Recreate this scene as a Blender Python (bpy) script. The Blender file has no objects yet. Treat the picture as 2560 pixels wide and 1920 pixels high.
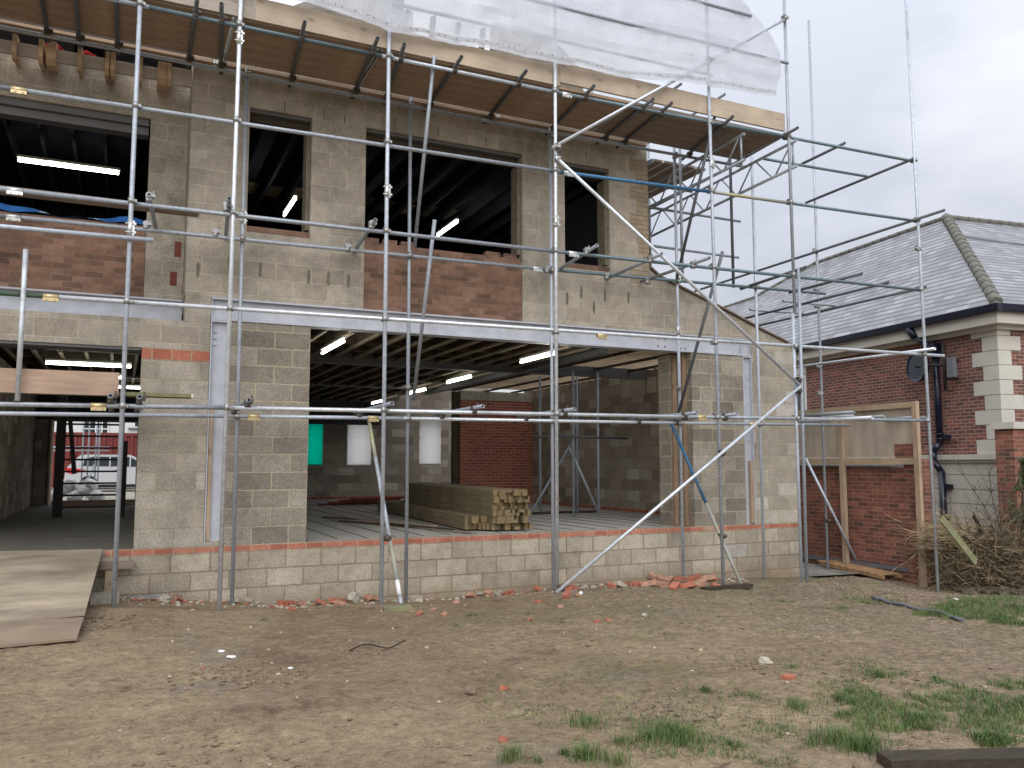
import bpy, bmesh, math, random
from mathutils import Vector, Matrix, noise
random.seed(7)
R = math.radians
sc = bpy.context.scene
COL = sc.collection

# ------------------------------------------------------------------ camera
F_PX, CAM, YAW, PITCH, ROLL = 2084.0, Vector((-2.087, -10.920, 1.003)), .43801, .09536, -.00079
fw = Vector((math.sin(YAW)*math.cos(PITCH), math.cos(YAW)*math.cos(PITCH), math.sin(PITCH)))
rt = Vector((math.cos(YAW), -math.sin(YAW), 0)); up = rt.cross(fw)
rt, up = rt*math.cos(ROLL)+up*math.sin(ROLL), -rt*math.sin(ROLL)+up*math.cos(ROLL)
cam = bpy.data.objects.new('camera', bpy.data.cameras.new('camera')); COL.objects.link(cam)
cam.matrix_world = Matrix(((rt.x, up.x, -fw.x, CAM.x), (rt.y, up.y, -fw.y, CAM.y), (rt.z, up.z, -fw.z, CAM.z), (0, 0, 0, 1)))
cam.data.sensor_width = 36; cam.data.lens = 36*F_PX/2560; cam.data.clip_start = .05; cam.data.clip_end = 3000
sc.camera = cam
def PX(x, y, axis, val):
    """survey helper: a point measured in the photograph (2212 px wide) that lies on a known wall/lift plane"""
    x, y = x*1.15733, y*1.15733
    d = fw + rt*((x-1280)/F_PX) - up*((y-960)/F_PX)
    t = (val-CAM[axis])/d[axis]
    return CAM + d*t

# ------------------------------------------------------------------ world, sun, exposure
SUN_EL, SUN_AZ = R(34), R(205)
w = bpy.data.worlds.new('World'); sc.world = w; w.use_nodes = True
nt = w.node_tree; nt.nodes.clear()
def wn(t, **k):
    n = nt.nodes.new(t)
    for a, b in k.items(): setattr(n, a, b)
    return n
out = wn('ShaderNodeOutputWorld'); bg = wn('ShaderNodeBackground'); nt.links.new(bg.outputs[0], out.inputs[0])
sky = wn('ShaderNodeTexSky', sky_type='NISHITA', sun_disc=False, sun_elevation=SUN_EL, sun_rotation=SUN_AZ)
tc = wn('ShaderNodeTexCoord'); sep = wn('ShaderNodeSeparateXYZ'); nt.links.new(tc.outputs['Generated'], sep.inputs[0])
mr = wn('ShaderNodeMapRange'); nt.links.new(sep.outputs[2], mr.inputs[0])
for i, v in ((1, 0.0), (2, 1.0), (3, 4.3), (4, 14.5)): mr.inputs[i].default_value = v
mp = wn('ShaderNodeMapping'); mp.inputs['Scale'].default_value = (1, 1, 2.6); nt.links.new(tc.outputs['Generated'], mp.inputs[0])
nz = wn('ShaderNodeTexNoise'); nz.inputs['Scale'].default_value = 2.1; nz.inputs['Detail'].default_value = 5; nz.inputs['Roughness'].default_value = .5
nt.links.new(mp.outputs[0], nz.inputs[0])
cr = wn('ShaderNodeValToRGB'); cr.color_ramp.elements[0].position = .36; cr.color_ramp.elements[1].position = .64
cr.color_ramp.elements[0].color = (.70, .735, .83, 1); cr.color_ramp.elements[1].color = (1.08, 1.10, 1.14, 1)
nt.links.new(nz.outputs['Fac'], cr.inputs[0])
mul = wn('ShaderNodeVectorMath', operation='SCALE'); nt.links.new(cr.outputs[0], mul.inputs[0]); nt.links.new(mr.outputs[0], mul.inputs['Scale'])
mx = wn('ShaderNodeMix', data_type='RGBA'); mx.inputs[0].default_value = .93
nt.links.new(sky.outputs[0], mx.inputs[6]); nt.links.new(mul.outputs[0], mx.inputs[7]); nt.links.new(mx.outputs[2], bg.inputs[0])
bg.inputs[1].default_value = .10
sl = bpy.data.lights.new('sun', 'SUN'); sl.energy = 1.5; sl.angle = R(60); sl.color = (1, .97, .93)
so = bpy.data.objects.new('sun', sl); COL.objects.link(so)
sd = Vector((math.sin(SUN_AZ)*math.cos(SUN_EL), math.cos(SUN_AZ)*math.cos(SUN_EL), math.sin(SUN_EL)))
so.rotation_euler = sd.to_track_quat('Z', 'Y').to_euler()
sc.view_settings.view_transform = 'Standard'; sc.view_settings.look = 'None'
sc.view_settings.exposure = 0.42; sc.view_settings.gamma = 1; sc.view_settings.use_curve_mapping = False
sc.cycles.use_denoising = True
sc.cycles.max_bounces = 8; sc.cycles.transparent_max_bounces = 12

# ------------------------------------------------------------------ material toolkit
class M:
    def __init__(s, name, rough=.8, metal=0, spec=.3):
        s.m = bpy.data.materials.new(name); s.m.use_nodes = True; s.t = s.m.node_tree
        s.b = s.t.nodes['Principled BSDF']; s.b.inputs['Roughness'].default_value = rough
        s.b.inputs['Metallic'].default_value = metal; s.b.inputs['Specular IOR Level'].default_value = spec
    def n(s, t, ins=None, **k):
        n = s.t.nodes.new(t)
        for a, b in k.items(): setattr(n, a, b)
        for a, b in (ins or {}).items():
            if hasattr(b, 'links') or isinstance(b, bpy.types.NodeSocket): s.t.links.new(b, n.inputs[a])
            else: n.inputs[a].default_value = b
        return n
    def math(s, op, a, b=0.0, c=0.0): return s.n('ShaderNodeMath', {0: a, 1: b, 2: c}, operation=op).outputs[0]
    def ramp(s, fac, stops, interp='LINEAR'):
        n = s.n('ShaderNodeValToRGB', {0: fac}); e = n.color_ramp.elements; n.color_ramp.interpolation = interp
        while len(e) < len(stops): e.new(.5)
        for q, (p, c) in zip(e, stops):
            q.position = p; q.color = (c[0], c[1], c[2], 1) if hasattr(c, '__len__') else (c, c, c, 1)
        return n.outputs[0]
    def noise(s, vec, scale, detail=3, rough=.5, dist=0): return s.n('ShaderNodeTexNoise', {'Vector': vec, 'Scale': scale, 'Detail': detail, 'Roughness': rough, 'Distortion': dist}).outputs['Fac']
    def mix(s, f, a, b, mode='MIX'): 
        return s.n('ShaderNodeMix', {0: f, 6: a, 7: b}, data_type='RGBA', blend_type=mode, clamp_factor=True).outputs[2]
    def obj(s): return s.n('ShaderNodeTexCoord').outputs['Object']
    def base(s, c): s.t.links.new(c, s.b.inputs['Base Color'])
    def bump(s, h, st=.5, d=.01): 
        o = s.n('ShaderNodeBump', {'Height': h, 'Strength': st, 'Distance': d}).outputs[0]; s.t.links.new(o, s.b.inputs['Normal'])
def C3(r, g, b, a=1): return (r, g, b, a)

def masonry(name, bw, bh, mort, stops, mcol, u0=0.0, v0=0.0, grain=70, gamt=.35, wob=.004, rough=.9, stain=.25, freq=2, bumpd=.006, mud=None):
    m = M(name, rough, 0, .2); tcn = m.n('ShaderNodeTexCoord'); P = tcn.outputs['Object']
    sn = m.n('ShaderNodeSeparateXYZ', {0: tcn.outputs['Normal']}); sp = m.n('ShaderNodeSeparateXYZ', {0: P})
    a = m.math('GREATER_THAN', m.math('ABSOLUTE', sn.outputs[0]), .7); b = m.math('GREATER_THAN', m.math('ABSOLUTE', sn.outputs[2]), .7)
    u = m.n('ShaderNodeMix', {0: a, 2: sp.outputs[0], 3: sp.outputs[1]}).outputs[0]
    v = m.n('ShaderNodeMix', {0: b, 2: sp.outputs[2], 3: sp.outputs[1]}).outputs[0]
    w1 = m.math('MULTIPLY', m.math('SUBTRACT', m.noise(P, 9, 2), .5), wob*4); w2 = m.math('MULTIPLY', m.math('SUBTRACT', m.noise(P, 13, 3), .5), wob*4)
    u = m.math('ADD', m.math('SUBTRACT', u, u0-900*bw), w1); v = m.math('ADD', m.math('SUBTRACT', v, v0-900*bh), w2)
    vec = m.n('ShaderNodeCombineXYZ', {0: u, 1: v}).outputs[0]
    br = m.n('ShaderNodeTexBrick', {'Vector': vec, 'Color1': (0, 0, 0, 1), 'Color2': (1, 1, 1, 1), 'Mortar': (.5, .5, .5, 1), 'Scale': 1.0,
        'Mortar Size': mort*.62, 'Mortar Smooth': .25, 'Bias': 0.0, 'Brick Width': bw, 'Row Height': bh}, offset=.5, offset_frequency=freq)
    tint = m.ramp(br.outputs['Color'], stops)
    g = m.noise(P, grain, 4, .7); g2 = m.noise(P, 1.1, 5, .65); g3 = m.noise(P, 7, 4, .6)
    spk = m.ramp(g, [(.28, 1-gamt*1.3), (.5, 1.0), (.72, 1+gamt)])
    c = m.mix(1.0, tint, spk, 'MULTIPLY')
    mm = m.mix(1.0, C3(*mcol), m.ramp(g, [(.2, .8), (.8, 1.15)]), 'MULTIPLY')
    c = m.mix(br.outputs['Fac'], c, mm)
    c = m.mix(1.0, c, m.ramp(g2, [(.3, 1-stain), (.5, 1.0), (.7, 1+stain*.5)]), 'MULTIPLY')
    c = m.mix(1.0, c, m.ramp(g3, [(.3, 1-stain*.5), (.6, 1.03)]), 'MULTIPLY')
    if mud is not None:
        q = m.math('ADD', sp.outputs[2], m.math('MULTIPLY', m.math('SUBTRACT', m.noise(P, 3.2, 6, .7), .5), -.35))
        c = m.mix(m.ramp(m.math('SUBTRACT', mud+.5, q), [(.42, 0.0), (.66, .75)]), c, C3(.235, .175, .12))
    m.base(c)
    h = m.math('ADD', m.math('MULTIPLY', m.math('SUBTRACT', 1.0, br.outputs['Fac']), .9), m.math('MULTIPLY', g, .7))
    m.bump(h, .7, bumpd)
    return m.m
def plain(name, c, rough=.7, metal=0, scale=8, amt=.18, bump=0, bscale=60, spec=.3, streak=None):
    m = M(name, rough, metal, spec); P = m.obj()
    if streak: P = m.n('ShaderNodeMapping', {'Vector': P, 'Scale': streak}).outputs[0]
    f = m.noise(P, scale, 5, .6)
    m.base(m.mix(1.0, C3(*c), m.ramp(f, [(.25, 1-amt), (.5, 1.0), (.75, 1+amt)]), 'MULTIPLY'))
    if bump: m.bump(m.noise(P, bscale, 4, .6), .6, bump)
    return m.m
def wood(name, c1, c2, axis=0, rough=.8, knots=True, scale=1.0):
    m = M(name, rough, 0, .2); P = m.obj()
    s = [14*scale]*3; s[axis] = .9*scale
    V = m.n('ShaderNodeMapping', {'Vector': P, 'Scale': tuple(s)}).outputs[0]
    f = m.noise(V, 3, 5, .65, .6); g = m.noise(P, 2.3, 3)
    c = m.ramp(f, [(.3, c1), (.7, c2)])
    if knots:
        kk = [5*scale]*3; kk[axis] = 2.2*scale
        vo = m.n('ShaderNodeTexVoronoi', {'Vector': m.n('ShaderNodeMapping', {'Vector': P, 'Scale': tuple(kk)}).outputs[0], 'Scale': 1.0}).outputs['Distance']
        c = m.mix(m.ramp(vo, [(.05, .55), (.14, 0.0)]), c, C3(c1[0]*.45, c1[1]*.35, c1[2]*.3))
    c = m.mix(1.0, c, m.ramp(g, [(.3, .8), (.7, 1.12)]), 'MULTIPLY')
    m.base(c); m.bump(f, .3, .004)
    return m.m
def galv(name, c=(.47, .52, .59), metal=.22, rough=.38, patch=None):
    m = M(name, rough, metal, .4); P = m.obj()
    r = m.n('ShaderNodeObjectInfo').outputs['Random']
    f = m.noise(P, 22, 4, .6); f2 = m.noise(P, 1.7, 4, .6)
    c_ = m.mix(1.0, C3(*c), m.ramp(f, [(.3, .8), (.6, 1.08)]), 'MULTIPLY')
    c_ = m.mix(1.0, c_, m.ramp(r, [(0, .80), (1, 1.12)]), 'MULTIPLY')
    if patch: c_ = m.mix(m.ramp(f2, [(.42, 0.0), (.55, 1.0)]), c_, C3(*patch))
    else: c_ = m.mix(m.ramp(f2, [(.60, 0.0), (.74, .5)]), c_, C3(.23, .21, .20))
    m.base(c_)
    m.t.links.new(m.ramp(f2, [(.3, rough-.08), (.75, rough+.3)]), m.b.inputs['Roughness'])
    return m.m
MT = {}
# aggregate concrete blocks: 440 x 215 faces
blk = [(0, (.235, .205, .155)), (.35, (.30, .262, .20)), (.7, (.355, .315, .245)), (1, (.41, .37, .295))]
MT['plinth'] = masonry('plinth_blockwork', .45, .225, .016, [(0, (.33, .29, .23)), (.5, (.395, .345, .27)), (.9, (.45, .40, .32)), (.97, (.33, .335, .34))], (.28, .225, .16), .31, -.075, 42, .30, .006, stain=.34, bumpd=.012, mud=-.66)
MT['upper'] = masonry('upper_blockwork', .45, .225, .016, [(0, (.335, .295, .24)), (.5, (.375, .333, .273)), (1, (.42, .378, .315))], (.46, .415, .34), .1, .0, 45, .26, .007, stain=.36, bumpd=.008)
MT['pier'] = masonry('pier_blockwork', .45, .225, .018, [(0, (.22, .193, .158)), (.45, (.265, .233, .192)), (.8, (.315, .28, .232)), (1, (.36, .325, .27))], (.42, .375, .27), .11, .0, 42, .32, .008, stain=.28, bumpd=.012)
MT['pierlight'] = masonry('light_blockwork', .45, .225, .016, [(0, (.31, .275, .225)), (.5, (.375, .335, .275)), (.85, (.43, .39, .33)), (1, (.48, .455, .41))], (.40, .355, .27), .11, .0, 42, .30, .008, stain=.32, bumpd=.012)
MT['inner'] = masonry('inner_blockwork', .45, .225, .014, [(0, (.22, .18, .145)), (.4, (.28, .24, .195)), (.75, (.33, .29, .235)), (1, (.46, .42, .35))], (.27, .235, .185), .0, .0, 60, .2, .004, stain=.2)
MT['panelbrick'] = masonry('stock_brickwork', .225, .075, .010, [(0, (.14, .085, .062)), (.3, (.195, .112, .080)), (.65, (.24, .14, .10)), (1, (.27, .16, .118))], (.225, .165, .12), .0, .0, 60, .25, .006, stain=.35)
MT['redbrick'] = masonry('red_brickwork', .225, .075, .012, [(0, (.25, .08, .055)), (.5, (.31, .10, .068)), (1, (.36, .125, .085))], (.46, .32, .25), .0, .0, 90, .2, .003, stain=.15)
MT['dpcbrick'] = masonry('red_band_brick', .225, .0745, .012, [(0, (.34, .12, .08)), (.5, (.41, .155, .105)), (.9, (.47, .20, .14)), (1, (.40, .27, .19))], (.44, .33, .24), .0, -.0745, 50, .2, .004, stain=.3, freq=1)
MT['bandbrick'] = masonry('pier_band_brick', .225, .140, .014, [(0, (.38, .13, .085)), (1, (.46, .18, .12))], (.44, .33, .24), -1.9, 2.263, 30, .2, .006, stain=.3, freq=1)
MT['housebrick'] = masonry('house_brickwork', .225, .075, .011, [(0, (.12, .065, .058)), (.5, (.165, .083, .070)), (.8, (.215, .105, .082)), (.95, (.28, .105, .08))], (.42, .30, .255), .0, .0, 60, .15, .001, stain=.12)
MT['gardenbrick'] = masonry('garden_brickwork', .225, .075, .011, [(0, (.11, .062, .05)), (.35, (.19, .08, .058)), (.75, (.245, .095, .068)), (1, (.31, .13, .09))], (.30, .20, .155), .0, .0, 60, .25, .003, stain=.35)
MT['quoinbrick'] = masonry('pale_brick_toothing', .225, .075, .009, [(0, (.32, .25, .17)), (1, (.40, .33, .24))], (.22, .18, .13), 5.44, .0, 60, .2, .003)
MT['galv'] = galv('galvanised_tube')
MT['galvbright'] = galv('bright_galvanised_tube', (.62, .66, .71), .45, .30)
MT['galvdull'] = galv('dull_galvanised_tube', (.35, .39, .44), .25, .42)
MT['galvdark'] = galv('dark_tube', (.13, .14, .155), .3, .5)
MT['tubeblue'] = galv('blue_painted_tube', (.05, .16, .30), .2, .4)
MT['tubeteal'] = galv('teal_painted_tube', (.16, .225, .26), .3, .42)
MT['tubegreen'] = galv('green_painted_tube', (.06, .13, .08), .1, .5)
MT['tubeyellow'] = galv('yellow_stained_tube', (.42, .41, .24), .3, .5, (.38, .39, .36))
MT['coupler'] = plain('coupler_steel', (.36, .36, .36), .45, .7, 30, .3)
MT['couplerdark'] = plain('oily_coupler_steel', (.10, .085, .07), .6, .4, 30, .3)
MT['sleeve'] = plain('zinc_sleeve', (.62, .63, .62), .35, .7, 25, .2)
MT['brass'] = plain('brassy_sleeve', (.55, .45, .26), .4, .6, 25, .2)
MT['bolt'] = plain('bolt_steel', (.6, .6, .6), .4, .7)
MT['steel'] = plain('primed_steel', (.47, .49, .545), .6, 0, 5, .16, spec=.3)
MT['steelgrey'] = plain('grey_steel', (.15, .15, .155), .55, .2, 3, .1)
MT['board'] = wood('scaffold_board', (.29, .205, .14), (.42, .31, .215))
MT['boarddark'] = wood('weathered_board', (.20, .155, .125), (.31, .245, .195))
MT['toepale'] = wood('fresh_pine_toe_board', (.44, .36, .275), (.52, .435, .34))
MT['toegrey'] = wood('grey_toe_board', (.34, .30, .25), (.44, .39, .33))
MT['toebrown'] = wood('brown_plank', (.33, .23, .17), (.43, .31, .235))
MT['pine'] = wood('pine_timber', (.42, .29, .18), (.58, .43, .28), 1)
MT['pinez'] = wood('pine_stud', (.34, .25, .17), (.46, .35, .25), 2)
MT['oldstud'] = wood('weathered_stud', (.20, .14, .09), (.34, .24, .16), 2)
MT['pinex'] = wood('pine_rail', (.42, .29, .18), (.55, .40, .26), 0)
MT['pineend'] = plain('pine_end_grain', (.55, .34, .20), .8, 0, 14, .2)
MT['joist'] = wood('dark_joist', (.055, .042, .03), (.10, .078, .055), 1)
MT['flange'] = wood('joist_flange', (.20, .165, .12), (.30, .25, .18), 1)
MT['lath'] = wood('pale_roof_boarding', (.52, .40, .27), (.66, .54, .39), 0)
MT['treated'] = wood('green_treated_timber', (.135, .108, .065), (.235, .188, .118), 1)
MT['treatedend'] = plain('treated_end_grain', (.21, .155, .08), .85, 0, 22, .35, .004)
MT['mortarstain'] = plain('wet_mortar_patch', (.17, .15, .11), .9, 0, 12, .3)
MT['slab'] = plain('dusty_floor', (.34, .325, .295), .85, 0, 3, .14, .003)
MT['plywood'] = wood('plywood', (.33, .255, .175), (.43, .345, .245), 0, knots=False, scale=.5)
MT['hoardply'] = plain('stained_hoarding_ply', (.40, .34, .27), .85, 0, 1.5, .30, streak=(1, 2.2, .8))
MT['rampply'] = plain('muddy_plywood', (.30, .25, .185), .8, 0, 1.6, .50, .003, 30, streak=(.8, 2.0, 2.0))
MT['rampfoot'] = plain('brown_muddy_plywood', (.235, .18, .13), .85, 0, 2.5, .25, streak=(.8, 2, 2))
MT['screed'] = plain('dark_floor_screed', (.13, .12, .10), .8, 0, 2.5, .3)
MT['navy'] = plain('navy_gutter_paint', (.007, .010, .026), .3, 0, 6, .1, spec=.5)
MT['cream'] = plain('cream_stone', (.52, .50, .45), .85, 0, 2, .08, .002)
MT['stonebase'] = plain('stone_cladding', (.50, .485, .43), .85, 0, 1.3, .12, .002)
MT['white'] = plain('white_paint', (.75, .75, .74), .5, 0, 3, .05)
MT['render'] = plain('white_render', (.60, .61, .62), .8, 0, 2, .05)
MT['black'] = plain('dark_stained_timber', (.02, .016, .014), .6, 0, 5, .3)
MT['darkwall'] = plain('dark_lining_and_shade', (.030, .032, .045), .9, 0, 2, .3)  # dark upstairs surfaces; also paints room shade on the added sheet and screen
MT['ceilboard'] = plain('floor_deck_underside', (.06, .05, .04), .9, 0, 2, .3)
MT['ridge'] = plain('ridge_tile_clay', (.15, .145, .125), .85, 0, 9, .3, .004)
MT['lead'] = plain('lead_flashing', (.16, .17, .19), .5, .2, 5, .2)
MT['glass'] = plain('dark_glass', (.03, .04, .05), .08, 0, 2, .1, spec=.6)
MT['redbox'] = plain('red_container_paint', (.17, .035, .03), .6, 0, 3, .15)
MT['carpaint'] = plain('white_car_paint', (.50, .51, .53), .25, 0, 2, .02, spec=.6)
MT['rubber'] = plain('tyre_rubber', (.015, .015, .015), .8)
MT['redlamp'] = plain('red_lamp_lens', (.55, .02, .03), .2, 0, 3, .05, spec=.6)
MT['sack'] = plain('white_rubble_sack', (.72, .72, .72), .7, 0, 9, .2)
MT['greentarp'] = plain('green_sheet', (.0, .42, .27), .5, 0, 4, .15)
MT['bluetarp'] = plain('blue_tarpaulin', (.03, .12, .34), .4, 0, 5, .3)
MT['redcloth'] = plain('red_cloth', (.25, .01, .015), .8)
MT['clay'] = plain('broken_clay_brick', (.38, .14, .09), .9, 0, 18, .3, .004)
MT['claydust'] = plain('dusty_clay_brick', (.38, .215, .15), .95, 0, 14, .35, .005)
MT['claydark'] = plain('brick_core_holes', (.16, .05, .035), .9)
MT['stone'] = plain('pale_stone', (.42, .38, .30), .9, 0, 14, .25, .004)
MT['rubble'] = plain('broken_block', (.36, .33, .27), .95, 0, 30, .35, .006)
MT['mossy'] = plain('mossy_timber', (.20, .20, .11), .9, 0, 9, .3, .003)
MT['twig'] = plain('dry_twig', (.20, .155, .10), .9, 0, 6, .35)
MT['straw'] = plain('straw_stem', (.40, .31, .19), .9, 0, 6, .3)
MT['bark'] = plain('bark', (.11, .09, .065), .95, 0, 12, .3, .006)
MT['leaf'] = plain('small_leaf', (.07, .10, .035), .7, 0, 8, .4)
MT['oldwood'] = wood('creosoted_timber', (.035, .028, .02), (.07, .055, .04))
MT['pallet'] = wood('orange_decking', (.30, .17, .09), (.42, .27, .15), 0)
MT['pallety'] = wood('hoarding_rail_pine', (.34, .26, .17), (.46, .36, .25), 1)
MT['paving'] = masonry('alley_paving', .45, .45, .012, [(0, (.20, .19, .17)), (1, (.29, .27, .235))], (.10, .09, .07), grain=40, stain=.35)
MT['street'] = plain('street_concrete', (.30, .28, .24), .9, 0, 1.2, .2)
MT['litter'] = plain('white_litter', (.8, .8, .8), .6)
MT['sand'] = plain('spilt_sand', (.44, .34, .20), .95, 0, 8, .2, .004)

def emis(name, c, s):
    m = bpy.data.materials.new(name); m.use_nodes = True; t = m.node_tree; t.nodes.clear()
    e = t.nodes.new('ShaderNodeEmission'); o = t.nodes.new('ShaderNodeOutputMaterial'); e.inputs[0].default_value = (*c, 1); e.inputs[1].default_value = s
    t.links.new(e.outputs[0], o.inputs[0]); return m
MT['tube_light'] = emis('fluorescent_tube', (1, 1, .88), 14)

def slate():
    m = M('roof_slate', .38, 0, .6); P = m.obj()
    uv = m.n('ShaderNodeTexCoord').outputs['UV']
    br = m.n('ShaderNodeTexBrick', {'Vector': uv, 'Color1': (0, 0, 0, 1), 'Color2': (1, 1, 1, 1), 'Mortar': (.5, .5, .5, 1), 'Scale': 1.0,
        'Mortar Size': .006, 'Mortar Smooth': .3, 'Brick Width': .30, 'Row Height': .19}, offset=.5)
    su = m.n('ShaderNodeSeparateXYZ', {0: uv}); row = m.math('FRACT', m.math('DIVIDE', m.math('ADD', su.outputs[1], 190.0), .19))
    line = m.ramp(row, [(0, 1.0), (.22, .95), (.28, 0.0)])
    c = m.ramp(br.outputs['Color'], [(0, (.15, .152, .165)), (.5, (.205, .21, .23)), (1, (.28, .29, .315))])
    c = m.mix(1.0, c, m.ramp(m.noise(P, 1.2, 5, .6), [(.3, .75), (.7, 1.25)]), 'MULTIPLY')
    c = m.mix(m.math('MULTIPLY', br.outputs['Fac'], .35), c, C3(.05, .05, .055))
    c = m.mix(line, c, C3(.035, .035, .04))
    m.base(c); m.bump(m.math('SUBTRACT', 1.0, row), .8, .012)
    return m.m
MT['slate'] = slate()

def sheetmat():
    m = bpy.data.materials.new('translucent_netting'); m.use_nodes = True; t = m.node_tree; t.nodes.clear()
    N = lambda k, **a: (lambda n: [setattr(n, x, y) for x, y in a.items()] and n or n)(t.nodes.new(k))
    o = N('ShaderNodeOutputMaterial'); tr = N('ShaderNodeBsdfTransparent'); df = N('ShaderNodeBsdfDiffuse'); tl = N('ShaderNodeBsdfTranslucent')
    gl = N('ShaderNodeBsdfGlossy'); gl.inputs['Roughness'].default_value = .35; gl.inputs[0].default_value = (.9, .9, .92, 1)
    df.inputs[0].default_value = (.74, .78, .85, 1); tl.inputs[0].default_value = (.74, .79, .88, 1)
    a = N('ShaderNodeMixShader'); a.inputs[0].default_value = .55; t.links.new(df.outputs[0], a.inputs[1]); t.links.new(tl.outputs[0], a.inputs[2])
    b = N('ShaderNodeMixShader'); b.inputs[0].default_value = .06; t.links.new(a.outputs[0], b.inputs[1]); t.links.new(gl.outputs[0], b.inputs[2])
    uv = N('ShaderNodeTexCoord'); br = N('ShaderNodeTexBrick', offset=0.0)
    for k, v in (('Scale', 1.0), ('Mortar Size', .0045), ('Mortar Smooth', .4), ('Brick Width', .022), ('Row Height', .022)): br.inputs[k].default_value = v
    t.links.new(uv.outputs['UV'], br.inputs['Vector'])
    nz = N('ShaderNodeTexNoise'); nz.inputs['Scale'].default_value = 1.6; nz.inputs['Detail'].default_value = 6; t.links.new(uv.outputs['UV'], nz.inputs['Vector'])
    mr = N('ShaderNodeMapRange'); t.links.new(nz.outputs['Fac'], mr.inputs[0]); mr.inputs[1].default_value = .3; mr.inputs[2].default_value = .7; mr.inputs[3].default_value = .50; mr.inputs[4].default_value = .86
    mm = N('ShaderNodeMath', operation='MULTIPLY_ADD'); t.links.new(br.outputs['Fac'], mm.inputs[0]); mm.inputs[1].default_value = .22; t.links.new(mr.outputs[0], mm.inputs[2])
    c = N('ShaderNodeMixShader'); t.links.new(mm.outputs[0], c.inputs[0]); t.links.new(tr.outputs[0], c.inputs[1]); t.links.new(b.outputs[0], c.inputs[2])
    t.links.new(c.outputs[0], o.inputs[0]); return m
MT['sheet'] = sheetmat()
def blindmat(name, col, em=0):
    m = bpy.data.materials.new(name); m.use_nodes = True; t = m.node_tree; t.nodes.clear()
    o = t.nodes.new('ShaderNodeOutputMaterial'); df = t.nodes.new('ShaderNodeBsdfDiffuse'); tl = t.nodes.new('ShaderNodeBsdfTranslucent'); x = t.nodes.new('ShaderNodeMixShader')
    df.inputs[0].default_value = (*col, 1); tl.inputs[0].default_value = (*col, 1); x.inputs[0].default_value = .96
    t.links.new(df.outputs[0], x.inputs[1]); t.links.new(tl.outputs[0], x.inputs[2]); t.links.new(x.outputs[0], o.inputs[0]); return m
MT['whiteblind'] = blindmat('white_window_sheet', (.92, .92, .92)); MT['greenblind'] = blindmat('green_window_sheet', (.0, .75, .5))

def groundmat():
    m = M('trampled_earth', .95, 0, .15); P = m.obj(); sp = m.n('ShaderNodeSeparateXYZ', {0: P})
    a = m.noise(P, .55, 6, .6); b = m.noise(P, 2.6, 6, .65); c = m.noise(P, 14, 5, .7); d = m.noise(P, 55, 4, .7)
    col = m.ramp(a, [(.30, (.165, .12, .08)), (.46, (.23, .172, .114)), (.60, (.285, .218, .142)), (.72, (.22, .172, .13))])
    col = m.mix(m.ramp(b, [(.54, 0.0), (.66, .45)]), col, C3(.35, .28, .17))
    col = m.mix(m.ramp(b, [(.30, .8), (.40, 0.0)]), col, C3(.125, .088, .062))
    wet = m.ramp(m.noise(P, .75, 5, .55, .3), [(.60, 0.0), (.68, 1.0)])
    col = m.mix(m.math('MULTIPLY', wet, .6), col, C3(.215, .18, .145))
    m.t.links.new(m.ramp(wet, [(0, .95), (1, .55)]), m.b.inputs['Roughness'])
    # damp darker, rougher soil to the right of the plot
    rgt = m.ramp(m.math('ADD', m.math('MULTIPLY', m.math('SUBTRACT', sp.outputs[0], 1.2), .25), m.math('SUBTRACT', a, .5)), [(.1, 0.0), (.9, .55)])
    col = m.mix(rgt, col, m.mix(m.ramp(c, [(.4, 0.0), (.6, 1.0)]), C3(.135, .105, .078), C3(.25, .20, .145)))
    st = m.noise(m.n('ShaderNodeMapping', {'Vector': P, 'Scale': (7, 16, 7)}).outputs[0], 1.0, 6, .72, .8)
    col = m.mix(m.ramp(st, [(.31, .85), (.44, 0.0)]), col, C3(.10, .074, .052))
    st2 = m.noise(m.n('ShaderNodeMapping', {'Vector': P, 'Scale': (22, 40, 22)}).outputs[0], 1.0, 5, .75)
    col = m.mix(m.ramp(st2, [(.60, 0.0), (.68, .6)]), col, C3(.40, .33, .22))
    # thin green bloom of moss and seedlings
    g1 = m.ramp(m.noise(P, .8, 5, .6, .4), [(.50, 0.0), (.62, .60)])
    col = m.mix(m.math('MULTIPLY', m.math('MULTIPLY', g1, m.ramp(m.math('MULTIPLY', sp.outputs[0], .25), [(.1, .15), (.45, 1.0)])), m.ramp(d, [(.42, 0.0), (.58, 1.0)])), col, C3(.15, .15, .06))
    col = m.mix(1.0, col, m.ramp(c, [(.28, .66), (.5, 1.0), (.72, 1.30)]), 'MULTIPLY')
    col = m.mix(1.0, col, m.ramp(d, [(.3, .72), (.7, 1.26)]), 'MULTIPLY')
    m.base(col)
    m.bump(m.math('ADD', m.math('MULTIPLY', c, 1.0), m.math('MULTIPLY', d, .5)), .9, .03)
    return m.m
MT['ground'] = groundmat()
MT['clod'] = plain('soil_clod', (.19, .145, .10), .95, 0, 20, .35, .004)
MT['pebble'] = plain('pebble', (.45, .40, .32), .85, 0, 3, .4)
def grassmat():
    m = M('grass_blade', .6, 0, .3)
    m.base(m.ramp(m.noise(m.obj(), 6, 3), [(.3, (.045, .085, .022)), (.5, (.085, .14, .04)), (.7, (.17, .20, .075)), (.85, (.26, .24, .12))])); return m.m
MT['grass'] = grassmat()

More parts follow.
